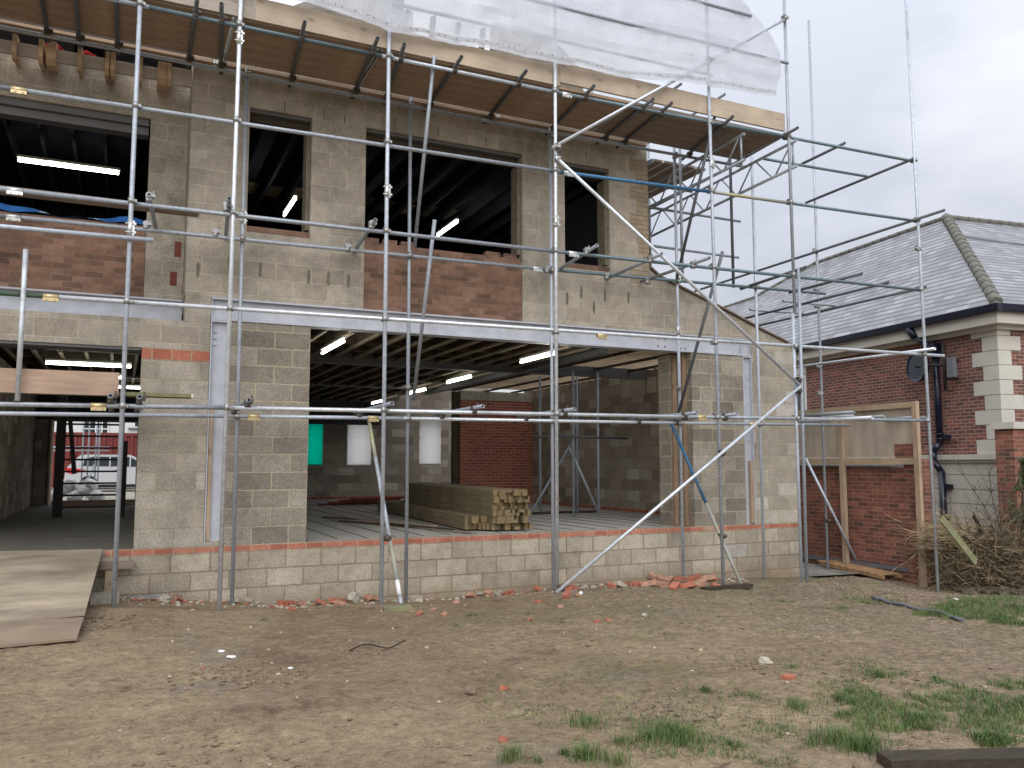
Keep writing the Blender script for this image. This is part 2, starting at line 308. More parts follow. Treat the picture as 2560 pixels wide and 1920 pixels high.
# ------------------------------------------------------------------ mesh toolkit
class MB:
    def __init__(s): s.v = []; s.f = []; s.mi = []; s.sm = []; s.uv = {}; s.cur = 0
    def quad(s, *p, smooth=False, uv=None):
        i = len(s.v); s.v += [Vector(q) for q in p]; s.f.append(tuple(range(i, i+len(p)))); s.mi.append(s.cur); s.sm.append(smooth)
        if uv: s.uv[len(s.f)-1] = uv
    def box(s, x0, x1, y0, y1, z0, z1, M_=None):
        c = [Vector((x, y, z)) for z in (z0, z1) for y in (y0, y1) for x in (x0, x1)]
        if M_ is not None: c = [M_ @ q for q in c]
        i = len(s.v); s.v += c
        for f in ((0, 2, 3, 1), (4, 5, 7, 6), (0, 1, 5, 4), (2, 6, 7, 3), (0, 4, 6, 2), (1, 3, 7, 5)):
            s.f.append(tuple(i+k for k in f)); s.mi.append(s.cur); s.sm.append(False)
        return s
    def cbox(s, c, sx, sy, sz, rot=None):
        Mx = Matrix.Translation(Vector(c)) @ (rot if rot is not None else Matrix.Identity(4))
        return s.box(-sx/2, sx/2, -sy/2, sy/2, -sz/2, sz/2, Mx)
    def prism(s, pts, axis, a, b):
        """polygon pts (2D, ccw) extruded along axis from a to b"""
        def mk(p, t): return Vector((t, p[0], p[1])) if axis == 0 else Vector((p[0], t, p[1])) if axis == 1 else Vector((p[0], p[1], t))
        n = len(pts); i = len(s.v); s.v += [mk(p, a) for p in pts]+[mk(p, b) for p in pts]
        s.f.append(tuple(range(i, i+n))); s.f.append(tuple(range(i+2*n-1, i+n-1, -1)))
        s.mi += [s.cur]*2; s.sm += [False]*2
        for k in range(n):
            s.f.append((i+k, i+n+k, i+n+(k+1) % n, i+(k+1) % n)); s.mi.append(s.cur); s.sm.append(False)
        return s
    def cyl(s, p0, p1, r, n=12, r1=None, hollow=False, cap=True):
        p0, p1 = Vector(p0), Vector(p1); d = (p1-p0).normalized(); a = d.orthogonal().normalized(); b = d.cross(a)
        r1 = r if r1 is None else r1
        def ring(p, rr):
            i = len(s.v); s.v += [p+(a*math.cos(2*math.pi*k/n)+b*math.sin(2*math.pi*k/n))*rr for k in range(n)]; return i
        def band(i, j, sm=True):
            for k in range(n): s.f.append((i+k, i+(k+1) % n, j+(k+1) % n, j+k)); s.mi.append(s.cur); s.sm.append(sm)
        A, B = ring(p0, r), ring(p1, r1); band(A, B)
        if hollow:
            for (p, q, ri, o, flip) in ((p0, d, r, A, 1), (p1, -d, r1, B, 0)):
                I = ring(p, ri*.83); J = ring(p+q*min(.12, (p1-p0).length*.3), ri*.83)
                (band(I, o, False) if flip else band(o, I, False)); (band(J, I) if flip else band(I, J))
                s.f.append(tuple(J+k for k in (range(n-1, -1, -1) if flip else range(n)))); s.mi.append(s.cur); s.sm.append(False)
        elif cap:
            s.f.append(tuple(A+k for k in range(n-1, -1, -1))); s.f.append(tuple(B+k for k in range(n))); s.mi += [s.cur]*2; s.sm += [False]*2
        return s
    def path(s, pts, r, n=6, taper=1.0):
        L = len(pts)-1
        for k in range(L): s.cyl(pts[k], pts[k+1], r*(1+(taper-1)*k/L), n, r*(1+(taper-1)*(k+1)/L), cap=(k in (0, L-1)))
        return s
    def lump(s, c, rx, ry, rz, seed=0, n=8, rough=.3):
        bm = bmesh.new(); bmesh.ops.create_icosphere(bm, subdivisions=1 if n < 10 else 2, radius=1)
        rnd = random.Random(seed); i = len(s.v); rot = Matrix.Rotation(rnd.random()*6.3, 3, 'Z')
        for v in bm.verts:
            q = v.co*(1+rnd.uniform(-rough, rough)); s.v.append(Vector(c)+rot @ Vector((q.x*rx, q.y*ry, q.z*rz)))
        for f in bm.faces: s.f.append(tuple(i+v.index for v in f.verts)); s.mi.append(s.cur); s.sm.append(False)
        bm.free(); return s
def mesh_of(name, mb, mats, off=Vector((0, 0, 0))):
    me = bpy.data.meshes.new(name); me.from_pydata([tuple(v-off) for v in mb.v], [], mb.f)
    for m in (mats if isinstance(mats, (list, tuple)) else [mats]): me.materials.append(MT[m] if isinstance(m, str) else m)
    for p, i, sm in zip(me.polygons, mb.mi, mb.sm): p.material_index = i; p.use_smooth = sm
    if mb.uv:
        ul = me.uv_layers.new(name='UVMap')
        for fi, uvs in mb.uv.items():
            for li, q in zip(me.polygons[fi].loop_indices, uvs): ul.data[li].uv = q
    me.update(); return me
def tag(o, label=None, cat=None, group=None, kind=None):
    if label: o['label'] = label
    if cat: o['category'] = cat
    if group: o['group'] = group
    if kind: o['kind'] = kind
    return o
def base_of(mb):
    xs = [v.x for v in mb.v]; ys = [v.y for v in mb.v]; zs = [v.z for v in mb.v]
    return Vector(((min(xs)+max(xs))/2, (min(ys)+max(ys))/2, min(zs)))
def single(name, mb, mats, label=None, cat=None, group=None, kind=None):
    off = base_of(mb); o = bpy.data.objects.new(name, mesh_of(name, mb, mats, off)); o.location = off; COL.objects.link(o)
    return tag(o, label, cat, group, kind)
def thing(name, loc, label, cat, group=None, rz=0):
    o = bpy.data.objects.new(name, None); o.location = loc; o.rotation_euler = (0, 0, rz); COL.objects.link(o); o.empty_display_size = .2
    return tag(o, label, cat, group)
def WM(o):
    m = Matrix.Translation(o.location) @ o.rotation_euler.to_matrix().to_4x4()
    return m
def part(name, mb, mats, parent, label=None, local=False):
    """world-coordinate geometry (unless local) parented under parent without moving it"""
    o = bpy.data.objects.new(name, mesh_of(name, mb, mats)); COL.objects.link(o); o.parent = parent
    if not local:
        root = parent
        if parent.type == 'EMPTY': o.matrix_parent_inverse = WM(parent).inverted()
    if label: o['label'] = label
    return o
def struct(name, mb, mats):
    o = bpy.data.objects.new(name, mesh_of(name, mb, mats)); COL.objects.link(o); o['kind'] = 'structure'; return o
def wall_y(mb, x0, x1, z0, z1, y0, y1, holes=()):
    """wall in the XZ plane with rectangular holes (x0,x1,z0,z1), real reveals"""
    xs = sorted({x0, x1, *[h[0] for h in holes], *[h[1] for h in holes]}); zs = sorted({z0, z1, *[h[2] for h in holes], *[h[3] for h in holes]})
    xs = [x for x in xs if x0 <= x <= x1]; zs = [z for z in zs if z0 <= z <= z1]
    def solid(i, j):
        if i < 0 or j < 0 or i >= len(xs)-1 or j >= len(zs)-1: return False
        cx, cz = (xs[i]+xs[i+1])/2, (zs[j]+zs[j+1])/2
        return not any(h[0] < cx < h[1] and h[2] < cz < h[3] for h in holes)
    for i in range(len(xs)-1):
        for j in range(len(zs)-1):
            if not solid(i, j): continue
            a, b, c, d = xs[i], xs[i+1], zs[j], zs[j+1]
            mb.quad((a, y0, c), (b, y0, c), (b, y0, d), (a, y0, d)); mb.quad((b, y1, c), (a, y1, c), (a, y1, d), (b, y1, d))
            if not solid(i-1, j): mb.quad((a, y1, c), (a, y0, c), (a, y0, d), (a, y1, d))
            if not solid(i+1, j): mb.quad((b, y0, c), (b, y1, c), (b, y1, d), (b, y0, d))
            if not solid(i, j-1): mb.quad((a, y1, c), (b, y1, c), (b, y0, c), (a, y0, c))
            if not solid(i, j+1): mb.quad((a, y0, d), (b, y0, d), (b, y1, d), (a, y1, d))
    return mb
def rotz(a): return Matrix.Rotation(a, 4, 'Z')

# ================================================================== GROUND
def lerp_tab(t, x):
    if x <= t[0][0]: return t[0][1]
    for (a, b), (c, d) in zip(t, t[1:]):
        if x <= c: return b+(d-b)*(x-a)/(c-a)
    return t[-1][1]
ZW = [(-4, -.52), (-2, -.55), (-1, -.66), (.1, -.77), (2.3, -.83), (3.8, -.80), (5.3, -.77), (6.8, -.84), (8.4, -.90), (9, -1.0), (12, -1.08), (16, -1.15)]
ZS = [(-4, -.40), (-2.1, -.435), (-1, -.545), (.7, -.605), (3, -.585), (5.5, -.66), (7, -.705), (8.3, -.86), (9.8, -1.055), (12, -1.1)]
ZN = [(-4, -.46), (0, -.50), (3, -.53), (7, -.66), (10, -.82), (14, -.95)]
def gz0(x, y):
    a, b, c = lerp_tab(ZW, x), lerp_tab(ZS, x), lerp_tab(ZN, x)
    if y > -.35: z = a
    elif y > -1.5: z = a+(b-a)*(-.35-y)/1.15
    elif y > -4.5:
        t = (-1.5-y)/3; t = t*t*(3-2*t); z = b+(c-b)*t
    else: z = c
    if y > 12.9 and x < 9: z = -.10
    return z
_rp = random.Random(91); PRINTS = {}
for _k in range(260):
    _x, _y, _a = _rp.uniform(-4.4, 9.5), _rp.uniform(-8.4, -.6), _rp.uniform(0, 3.14)
    if noise.noise((_x*.5, _y*.5, 12)) < -.15: continue
    for _i in (-1, 0, 1):
        for _j in (-1, 0, 1): PRINTS.setdefault((int(_x//.5)+_i, int(_y//.5)+_j), []).append((_x, _y, math.cos(_a), math.sin(_a), _rp.uniform(.008, .018)))
def gz(x, y):
    z = gz0(x, y)
    for (px, py, c, s_, d_) in PRINTS.get((int(x//.5), int(y//.5)), ()):
        u, v = ((x-px)*c+(y-py)*s_)/.14, (-(x-px)*s_+(y-py)*c)/.055; q = u*u+v*v
        if q < 4: z += d_*(-math.exp(-q*q*1.2)+.55*math.exp(-(q-1.9)**2*2))
    if y < 6 and -6 < x < 16 and y > -12:
        z += .12*math.exp(-((x-8.95)/.55)**2-((y+.80)/.40)**2)
        z += .030*noise.noise((x*.8, y*.8, 3)) + .016*noise.noise((x*2.7, y*2.7, 7)) + .011*noise.noise((x*8, y*8, 1))
        n = noise.noise((x*1.6+9, y*1.6, 5)); z += max(0, n-.18)*.05*noise.noise((x*22, y*22, 2))
        z += .006*noise.noise((x*19, y*19, 4))
    return z
def axis_vals(a, b, fine, far, grow=1.25):
    v = []; x = a
    while x < b: v.append(x); x += fine
    v.append(b); st = fine
    while v[-1] < far: st = min(st*grow, 160); v.append(v[-1]+st)
    st = fine
    while v[0] > -far: st = min(st*grow, 160); v.insert(0, v[0]-st)
    return v
gx, gy = axis_vals(-4.6, 11.0, .038, 900), axis_vals(-9.0, .4, .030, 900)
mb = MB(); nx, ny = len(gx), len(gy)
mb.v = [Vector((x, y, gz(x, y))) for y in gy for x in gx]
mb.f = [(j*nx+i, j*nx+i+1, (j+1)*nx+i+1, (j+1)*nx+i) for j in range(ny-1) for i in range(nx-1)]
mb.mi = [0]*len(mb.f); mb.sm = [True]*len(mb.f)
struct('ground', mb, 'ground')
mb = MB(); mb.quad((-60, 13.3, -.09), (9, 13.3, -.09), (9, 70, -.09), (-60, 70, -.09)); struct('street', mb, 'street')
mb = MB(); mb.quad((8.45, .15, -.93), (10.28, .15, -.96), (10.28, 12, -.90), (8.45, 12, -.88)); struct('path', mb, 'paving')

# ================================================================== UNFINISHED BUILDING
B = thing('unfinished_building', (3.5, 5, -.9), 'half-built two-storey blockwork building with a grey steel frame, open ground floor and glassless upper windows', 'building')
T = .30
# plinth: blocks with the red brick band on top
mb = MB().box(-8, 8.42, 0, T, -1.6, -.0755); part('plinth_wall', mb, 'plinth', B)
mb = MB().box(-2.20, 8.42, .003, .102, -.0745, 0); part('brick_course', mb, 'dpcbrick', B)
mb = MB().box(-8, 8.42, .104, T, -.074, -.001); part('slab_edge', mb, 'slab', B)
# ground-floor piers
mb = MB(); wall_y(mb, -1.90, -1.13, 0, 2.262, 0, T); part('pier', mb, 'pierlight', B)
mb = MB().box(-1.90, -1.13, -.002, .10, 2.264, 2.402); part('brick_band', mb, 'bandbrick', B)
mb = MB().box(-1.90, -1.13, .102, T, 2.264, 2.402); part('band_backing', mb, 'inner', B)
mb = MB(); wall_y(mb, -8, -1.13, 2.404, 2.76, 0, T); part('lintel_blockwork', mb, 'upper', B)
mb = MB().box(-1.434, -1.132, 0, .30, 2.762, 3.085); part('lintel_blockwork', mb, 'upper', B)
mb = MB().box(-8, -1.91, .02, .28, 2.372, 2.403); part('lintel', mb, 'steelgrey', B)
mb = MB(); wall_y(mb, -.90, .11, 0, 2.80, .004, T); part('pier', mb, 'pier', B)
mb = MB(); wall_y(mb, 6.24, 7.29, 0, 2.79, .004, T); part('pier', mb, 'pier', B)
# corner wall with the raking top of the lean-to
mb = MB().prism([(7.49, 0), (8.42, 0), (8.42, 3.03), (8.05, 3.14), (7.49, 3.14)], 1, 0, T); part('corner_wall', mb, 'pierlight', B)
mb = MB().prism([(5.44, 3.09), (7.488, 3.09), (7.488, 3.142), (8.05, 3.142), (8.27, 3.08), (7.77, 3.235), (6.70, 3.62), (5.65, 3.97), (5.44, 4.10)], 1, 0, T); part('raking_gable', mb, 'upper', B)
mb = MB()
for (a, b) in (((5.46, 4.12), (5.65, 3.985)), ((5.65, 3.985), (6.70, 3.635)), ((6.70, 3.635), (7.77, 3.25)), ((7.77, 3.25), (8.30, 3.075))):
    mb.prism([(a[0], a[1]), (b[0], b[1]), (b[0], b[1]+.022), (a[0], a[1]+.022)], 1, -.05, .32)
part('lean_to_verge_board', mb, 'boarddark', B)
# steel goalpost frame
def ibeam_x(mb, x0, x1, zc, h, yf, b=.20, tf=.014, tw=.011):
    mb.box(x0, x1, yf, yf+b, zc+h/2-tf, zc+h/2); mb.box(x0, x1, yf, yf+b, zc-h/2, zc-h/2+tf)
    mb.box(x0, x1, yf+b/2-tw/2, yf+b/2+tw/2, zc-h/2+tf, zc+h/2-tf)
mb = MB(); mb.box(-1.125, 7.475, -.022, .20, 3.062, 3.084); mb.box(-1.125, 7.475, .038, .052, 2.822, 3.062); mb.box(-1.125, 7.475, -.012, .20, 2.800, 2.822)
for x in (-1.12, 7.27, 7.46): mb.box(x-.006, x+.006, -.008, .038, 2.822, 3.062)
part('steel_beam', mb, 'steel', B)
for s, (x0, x1) in enumerate(((-1.125, -.905), (7.29, 7.48))):
    mb = MB(); mb.box(x0, x1, .045, .06, 0, 2.798); mb.box(x0, x0+.014, -.006, .2, 0, 2.798); mb.box(x1-.014, x1, -.006, .2, 0, 2.798)
    mb.box(x0-.0, x1, -.008, .19, 2.775, 2.799)
    part('steel_column', mb, 'steel', B)
mb = MB()
for (x, z) in ((5.62, 2.99), (5.75, 2.99), (5.62, 2.87), (5.75, 2.87), (6.05, 2.86), (6.15, 2.86)): part('frame_bolt', MB().cyl((x, .038, z), (x, .024, z), .013, 6), 'steelgrey', B)
for z in (.62, 1.35, 2.0, 2.4): part('frame_bolt', MB().cyl((7.41, .045, z), (7.41, .036, z), .008, 6), 'steelgrey', B)
for z in (2.66, 2.58, 2.50): part('frame_bolt', MB().cyl((-1.07, .045, z), (-1.07, .020, z), .018, 6), 'steel', B)
mb = MB().box(-1.105, -1.06, .0, .044, .07, 1.72); part('packing_batten', mb, 'pinez', B)
mb = MB().box(7.385, 7.455, -.012, .044, .03, 1.05); part('packing_batten', mb, 'pinez', B)
mb = MB().box(-1.11, -.92, .0, .05, 0, .06); part('column_base_mortar', mb, 'rubble', B)
# right-hand jamb of the big opening
mb = MB().box(6.02, 6.238, .30, .62, 0, 2.79); part('jamb_blockwork', mb, 'pier', B)
mb = MB().box(6.155, 6.235, .13, .18, .01, 2.78); mb.box(6.04, 6.12, .25, .298, .01, 2.78); part('jamb_timber', mb, 'oldstud', B)
# upper storey front
WIN = [(-.735, .07, 4.05, 5.63), (.81, 3.20, 4.05, 5.63), (3.92, 4.72, 4.05, 5.63)]
mb = MB(); wall_y(mb, -1.44, 5.44, 3.087, 6.30, 0, T, [WIN[0], (.81, 3.20, 3.06, 5.63), WIN[2]])
part('upper_wall', mb, 'upper', B)
mb = MB().prism([(-.15, 6.302), (1.33, 6.302), (1.33, 7.9), (.9, 7.9), (-.35, 7.05)], 1, .0, .2); part('gable_peak', mb, 'upper', B)
mb = MB().prism([(2.75, 6.302), (4.30, 6.302), (4.25, 7.16), (4.12, 7.25), (3.7, 7.6), (2.75, 7.6)], 1, .0, .2)
part('gable_peak', mb, 'upper', B)
mb = MB(); rj = random.Random(3)
for k in range(4): x = 1.45+k*.40; part('dormer_stud', MB().cbox((x, .35, 7.0), .05, .12, 1.2, Matrix.Rotation(R(12), 4, 'X')), 'joist', B)
mb = MB().box(.812, 3.198, .012, .25, 3.088, 4.02); part('brick_panel', mb, 'panelbrick', B)
mb = MB()
for k in range(9): mb.box(.82+k*.262, .82+k*.262+.2, .03, .13, 4.022, 4.022+rj.choice((.0, .065, .066, .0))+.003)
mb.box(2.62, 2.72, .02, .12, 4.022, 4.088)
part('loose_top_course', mb, 'panelbrick', B)
for (a, b) in ((-.735, .07), (3.92, 4.72)):
    mb = MB().box(a-.0, b, -.003, .12, 3.975, 4.048); part('brick_sill', mb, 'panelbrick', B)
for (a, b, c, d) in WIN:
    mb = MB().box(a+.003, b-.003, .05, .25, d-.04, d-.003); mb.cur = 1; mb.box(a+.003, b-.003, .14, .27, d-.13, d-.045); part('window_lintel', mb, ['steelgrey', 'joist'], B)
    mb = MB().box(b-.055, b-.003, .06, .28, c+.05, d-.165); part('window_liner', mb, 'mortarstain', B)
# pale brick toothing up the right corner
mb = MB(); qz = 3.86
for k in range(9):
    h = .225; wq = (.34, .22)[k % 2]
    if k in (1, 2): wq = .11 if k == 1 else .2
    mb.box(5.445-wq, 5.452, -.004, .30, qz, qz+h-.002); qz += h
part('brick_toothing', mb, 'quoinbrick', B)
# wet mortar plugs left where putlog holes were filled
mb = MB()
for (px, py) in ((507, 545), (588, 540), (636, 560), (679, 582), (722, 575), (505, 470), (1420, 742), (1457, 744), (1390, 750), (1540, 757), (645, 690)):
    pass
for (x, z) in ((-1.30, 3.42), (-.93, 3.55), (.07, 3.46), (.33, 3.46), (.60, 3.46), (-.55, 3.50), (3.95, 3.50), (4.20, 3.62), (4.62, 3.60), (5.05, 3.60), (4.42, 3.4)):
    part('mortar_patch', MB().prism([(x-.018, z-.09), (x+.015, z-.10), (x+.022, z+.06), (x+.004, z+.10), (x-.02, z+.07)], 1, -.004, .0), 'mortarstain', B)
for (x, z) in ((.22, 5.71), (.5, 5.69), (-.3, 5.72), (1.2, 5.76), (1.85, 5.75), (2.6, 5.72), (3.35, 5.75), (4.3, 5.78)): part('mortar_patch', MB().box(x, x+.014, -.003, 0, z-.06, z+.06), 'mortarstain', B)
# left bay: upper wall set back above an exposed beam
mb = MB().box(-1.438, -1.436, .301, .45, 2.9, 6.3); part('return_wall', mb, 'upper', B)
mb = MB(); wall_y(mb, -8, -1.442, 3.09, 6.0, .45, .72, [(-8, -1.90, 3.09, 5.44)]); part('left_bay_wall', mb, 'upper', B)
mb = MB(); mb.prism([(-8, 3.092), (-1.905, 3.092), (-1.905, 4.02), (-8, 3.98)], 1, .462, .68); part('brick_panel', mb, 'panelbrick', B)
mb = MB().box(-1.60, -1.52, .444, .452, 3.28, 3.46); mb.box(-1.56, -1.48, .444, .452, 3.66, 3.86); part('brick_insert', mb, 'claydark', B)
mb = MB(); mb.box(-8, -1.442, .38, .60, 3.068, 3.088); mb.box(-8, -1.442, .47, .482, 2.84, 3.068); mb.box(-8, -1.442, .40, .60, 2.82, 2.84); part('steel_beam', mb, 'steel', B)
mb = MB().box(-8, -1.13, .30, .60, 2.50, 2.80); part('lintel_backing', mb, 'inner', B)
mb = MB(); mb.box(-8, -1.92, .50, .70, 5.355, 5.438); mb.box(-8, -1.92, .56, .74, 5.25, 5.35); part('window_lintel', mb, 'steelgrey', B)
mb = MB().box(-8, -1.452, .40, .72, 6.002, 6.03); part('wall_plate', mb, 'pinex', B)
# rafter feet and tilt boards over the left bay
mb = MB(); mb2 = MB()
rx = [-4.4, -4.05, -3.72, -3.40, -3.13, -3.02, -2.72, -2.42, -2.36, -2.05, -1.80, -1.72]
for k, x in enumerate(rx):
    w_ = .05 if k % 5 else .10
    part('rafter_foot', MB().prism([(-.02, 5.80), (.05, 5.74), (.9, 5.95), (.9, 6.12), (.0, 6.02)], 0, x-w_/2, x+w_/2), 'pine', B)
for a, b in zip(rx, rx[1:]):
    if b-a > .15: part('rafter_blocking', MB().box(a+.03, b-.03, .06, .09, 5.80, 5.955), 'toegrey', B)
part('rafter_blocking', MB().box(-1.70, -1.452, .02, .045, 5.76, 5.99), 'toegrey', B)
# roof, floors and ceilings
mb = MB()
def roof(x0, x1, y0, z0, y1, z1, t=.05):
    i = len(mb.f); L = math.hypot(y1-y0, z1-z0)
    mb.quad((x0, y0, z0), (x1, y0, z0), (x1, y1, z1), (x0, y1, z1), uv=[(x0, 0), (x1, 0), (x1, L), (x0, L)])
    mb.quad((x0, y0, z0-t), (x0, y1, z1-t), (x1, y1, z1-t), (x1, y0, z0-t))
    for a, b, c, d in (((x0, y0, z0-t), (x1, y0, z0-t), (x1, y0, z0), (x0, y0, z0)), ((x1, y0, z0-t), (x1, y1, z1-t), (x1, y1, z1), (x1, y0, z0)), ((x0, y1, z1-t), (x0, y0, z0-t), (x0, y0, z0), (x0, y1, z1))): mb.quad(a, b, c, d)
roof(-8, 4.4, .25, 6.35, 6.6, 10.6); roof(-8, 4.4, 12.95, 6.35, 6.6, 10.6)
part('slate_roof', mb, 'slate', B)
mb = MB(); mb.box(-8, 7.6, T+.001, 13, -.25, -.004); part('floor_slab', mb, 'slab', B)
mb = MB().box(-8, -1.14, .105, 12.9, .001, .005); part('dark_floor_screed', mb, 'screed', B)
mb = MB()
for k in range(28): x = -3.4+k*.4; mb.box(x, x+.008, .31, 12.9, -.004, .003)
part('floor_joint', mb, 'joist', B)
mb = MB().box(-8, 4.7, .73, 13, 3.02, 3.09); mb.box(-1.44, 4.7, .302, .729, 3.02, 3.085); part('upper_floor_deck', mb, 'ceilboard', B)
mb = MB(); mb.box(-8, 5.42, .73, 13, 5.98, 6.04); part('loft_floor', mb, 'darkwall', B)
for k in range(34):
    x = -8+k*.38
    if x > 4.6 or x < -5: continue
    y_ = .32 if x > -1.3 else .62
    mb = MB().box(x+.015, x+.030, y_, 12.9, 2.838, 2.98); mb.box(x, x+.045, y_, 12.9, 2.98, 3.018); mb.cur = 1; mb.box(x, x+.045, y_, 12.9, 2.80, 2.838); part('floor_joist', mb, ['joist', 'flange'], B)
mb = MB()
for k, y in enumerate((1.6, 2.4, 4.2, 5.4, 6.6, 8.0, 9.4, 10.8)): mb.box(-5, 4.6, y, y+.04, 2.83, 3.01)
part('joist_noggin', mb, 'joist', B)
for k in range(24):
    x = -4.6+k*.42
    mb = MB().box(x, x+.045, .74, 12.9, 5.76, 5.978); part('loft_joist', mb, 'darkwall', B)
mb = MB(); ibeam_x(mb, -5, 7.58, 2.84, .24, 3.2, .18); part('steel_beam', mb, 'steelgrey', B)
mb = MB(); ibeam_x(mb, -5, 4.65, 2.88, .20, 8.0, .18); part('steel_beam', mb, 'steelgrey', B)
mb = MB(); y0, y1, xc = .21, 8.9, 4.78
for zz in (2.722, 2.946): mb.box(xc-.09, xc+.09, y0, 3.19, zz, zz+.014); mb.box(xc-.09, xc+.09, 3.39, y1, zz, zz+.014)
mb.box(xc-.006, xc+.006, y0, 3.19, 2.736, 2.946); mb.box(xc-.006, xc+.006, 3.39, y1, 2.736, 2.946)
part('steel_beam', mb, 'steelgrey', B)
# lean-to ceiling: joists and pale boarding with open joints
for k in range(28):
    y = .42+k*.29; part('roof_joist', MB().box(4.88, 7.66, y, y+.042, 2.885, 2.965), 'lath', B)
mb = MB()
for x in (5.5, 6.35, 7.15): part('ceiling_runner', MB().box(x, x+.05, .35, 8.9, 2.84, 2.884), 'joist', B)
# inner and outer walls behind
mb = MB().box(7.60, 7.76, .31, 9.0, 0, 2.96); part('side_wall_lining', mb, 'inner', B)
mb = MB().box(8.30, 8.42, .31, 11, -1.6, 3.02); part('side_wall', mb, 'pierlight', B)
mb = MB().box(5.30, 5.44, .302, 13, 3.09, 6.9); part('upper_side_wall', mb, 'upper', B)
mb = MB().box(5.262, 5.298, .303, 12.9, 3.10, 5.96); part('upper_side_shade_sheet', mb, 'darkwall', B)  # near-black sheet added over the lit wall, painting the right window's shade
for (a, b) in (((1343, 824), (1394, 853)), ((1397, 816), (1418, 847))):
    p, q = PX(*a, 0, 7.598), PX(*b, 0, 7.598); part('pale_board', MB().box(7.592, 7.598, q.y, p.y, min(p.z, q.z), max(p.z, q.z)), 'toegrey', B)
holes = [(3.05-.38, 3.13, 1.0, 2.30), (3.86, 4.55, .99, 2.28), (6.04, 6.72, 1.02, 2.30)]
mb = MB(); wall_y(mb, -8, 8.3, -.3, 6.0, 13, 13.3, holes+[(-3.70, -1.70, -.3, 2.09)]+[(-7.0, -5.8, 4.2, 4.9), (.6, 1.2, 4.5, 4.95), (2.2, 2.9, 4.3, 4.6)]); part('back_wall', mb, 'inner', B)
mb = MB().box(-2.0, 8.3, 12.985, 12.999, 0, .075); mb.box(7.585, 7.599, .4, 8.4, 0, .075); part('brick_skirting_course', mb, 'redbrick', B)
mb = MB().box(5.585, 7.598, 8.5, 8.72, 0, 2.60); part('red_brick_wall', mb, 'redbrick', B)
mb = MB().box(5.585, 7.598, 8.49, 8.73, 2.602, 2.83); part('concrete_lintel', mb, 'rubble', B)
mb = MB().box(5.42, 5.583, 8.55, 8.72, 0, 2.8); part('partition_post', mb, 'joist', B)
mb = MB().box(-8, -3.9, 3.2, 13, 0, 2.8) if False else MB().box(-4.6, -3.98, 3.6, 12.98, 0, 2.8); part('partition_wall', mb, 'inner', B)
mb = MB().box(-8, -3.98, .4, .45, 0, 2.36) if False else MB().box(-3.97, -3.70, 12.4, 12.98, 0, 2.5); part('door_pier', mb, 'inner', B)
mb = MB().box(-3.66, -3.62, 12.3, 12.98, -.0, 2.09); part('door_lining', mb, 'pinez', B)
mb = MB().box(-8, 4.6, 12.2, 12.35, 2.1, 2.75); part('downstand_lintel', mb, 'darkwall', B)
# added near-black screen across the upstairs rooms, its colour standing in for deep shade
mb = MB(); mb.box(-8, 5.3, 7.0, 7.06, 3.09, 5.97); part('upper_shade_screen', mb, 'darkwall', B)
mb = MB(); 
for k in range(11):
    x = -.86+k*.42; part('loft_board', MB().box(x+.05, x+.40, 4.0+.05*(k%3), 4.7, 5.962, 5.976), 'lath', B)

# fluorescent battens
def batten(p, d, L, label, grp=None):
    p = Vector(p); h = Vector(d).normalized()*L/2
    t = thing('batten_light', p+Vector((0, 0, .0)), label, 'strip light', grp)
    mb = MB(); ang = math.atan2(h.y, h.x); mb.cbox(p+Vector((0, 0, .06)), L, .05, .035, rotz(ang)); part('fitting', mb, 'white', t)
    mb = MB().cyl(p-h*.98, p+h*.98, .020, 8); part('light_tube', mb, 'tube_light', t)
    return t
lights = [
 ((-2.62, 4.67, 2.66), (1, 0, 0), 1.3, 'long lit strip light above the brown plank on the left'),
 ((-1.87, 9.0, 2.66), (1, 0, 0), 1.2, 'lit strip light showing between the left pole and the block pier'),
 ((-2.32, 6.1, 2.60), (1, 0, 0), .5, 'short dim strip light just under the long one in the left bay'),
 ((.60, .86, 2.66), (0, 1, 0), 1.35, 'lit strip light nearest the block pier under the joists'),
 ((3.80, .72, 2.66), (0, 1, 0), 1.2, 'lit strip light beside the paired poles, largest of those under the joists'),
 ((3.93, 4.42, 2.66), (0, 1, 0), 1.3, 'lit strip light above the left end of the concrete lintel'),
 ((4.05, 7.35, 2.66), (0, 1, 0), 1.2, 'lit strip light behind the foot of the leaning tube'),
 ((4.15, 11.0, 2.66), (0, 1, 0), 1.0, 'farthest lit strip light, above the white window sheets'),
 ((-2.92, 2.45, 5.30), (1, 0, 0), 1.32, 'long lit strip light in the upper left window opening'),
 ((.33, 3.05, 5.30), (0, 1, 0), 1.05, 'lit strip light seen through the small first-floor window'),
 ((3.19, 3.15, 5.30), (0, 1, 0), 1.05, 'lit strip light seen through the wide first-floor window')]
for a in lights: batten(*a)
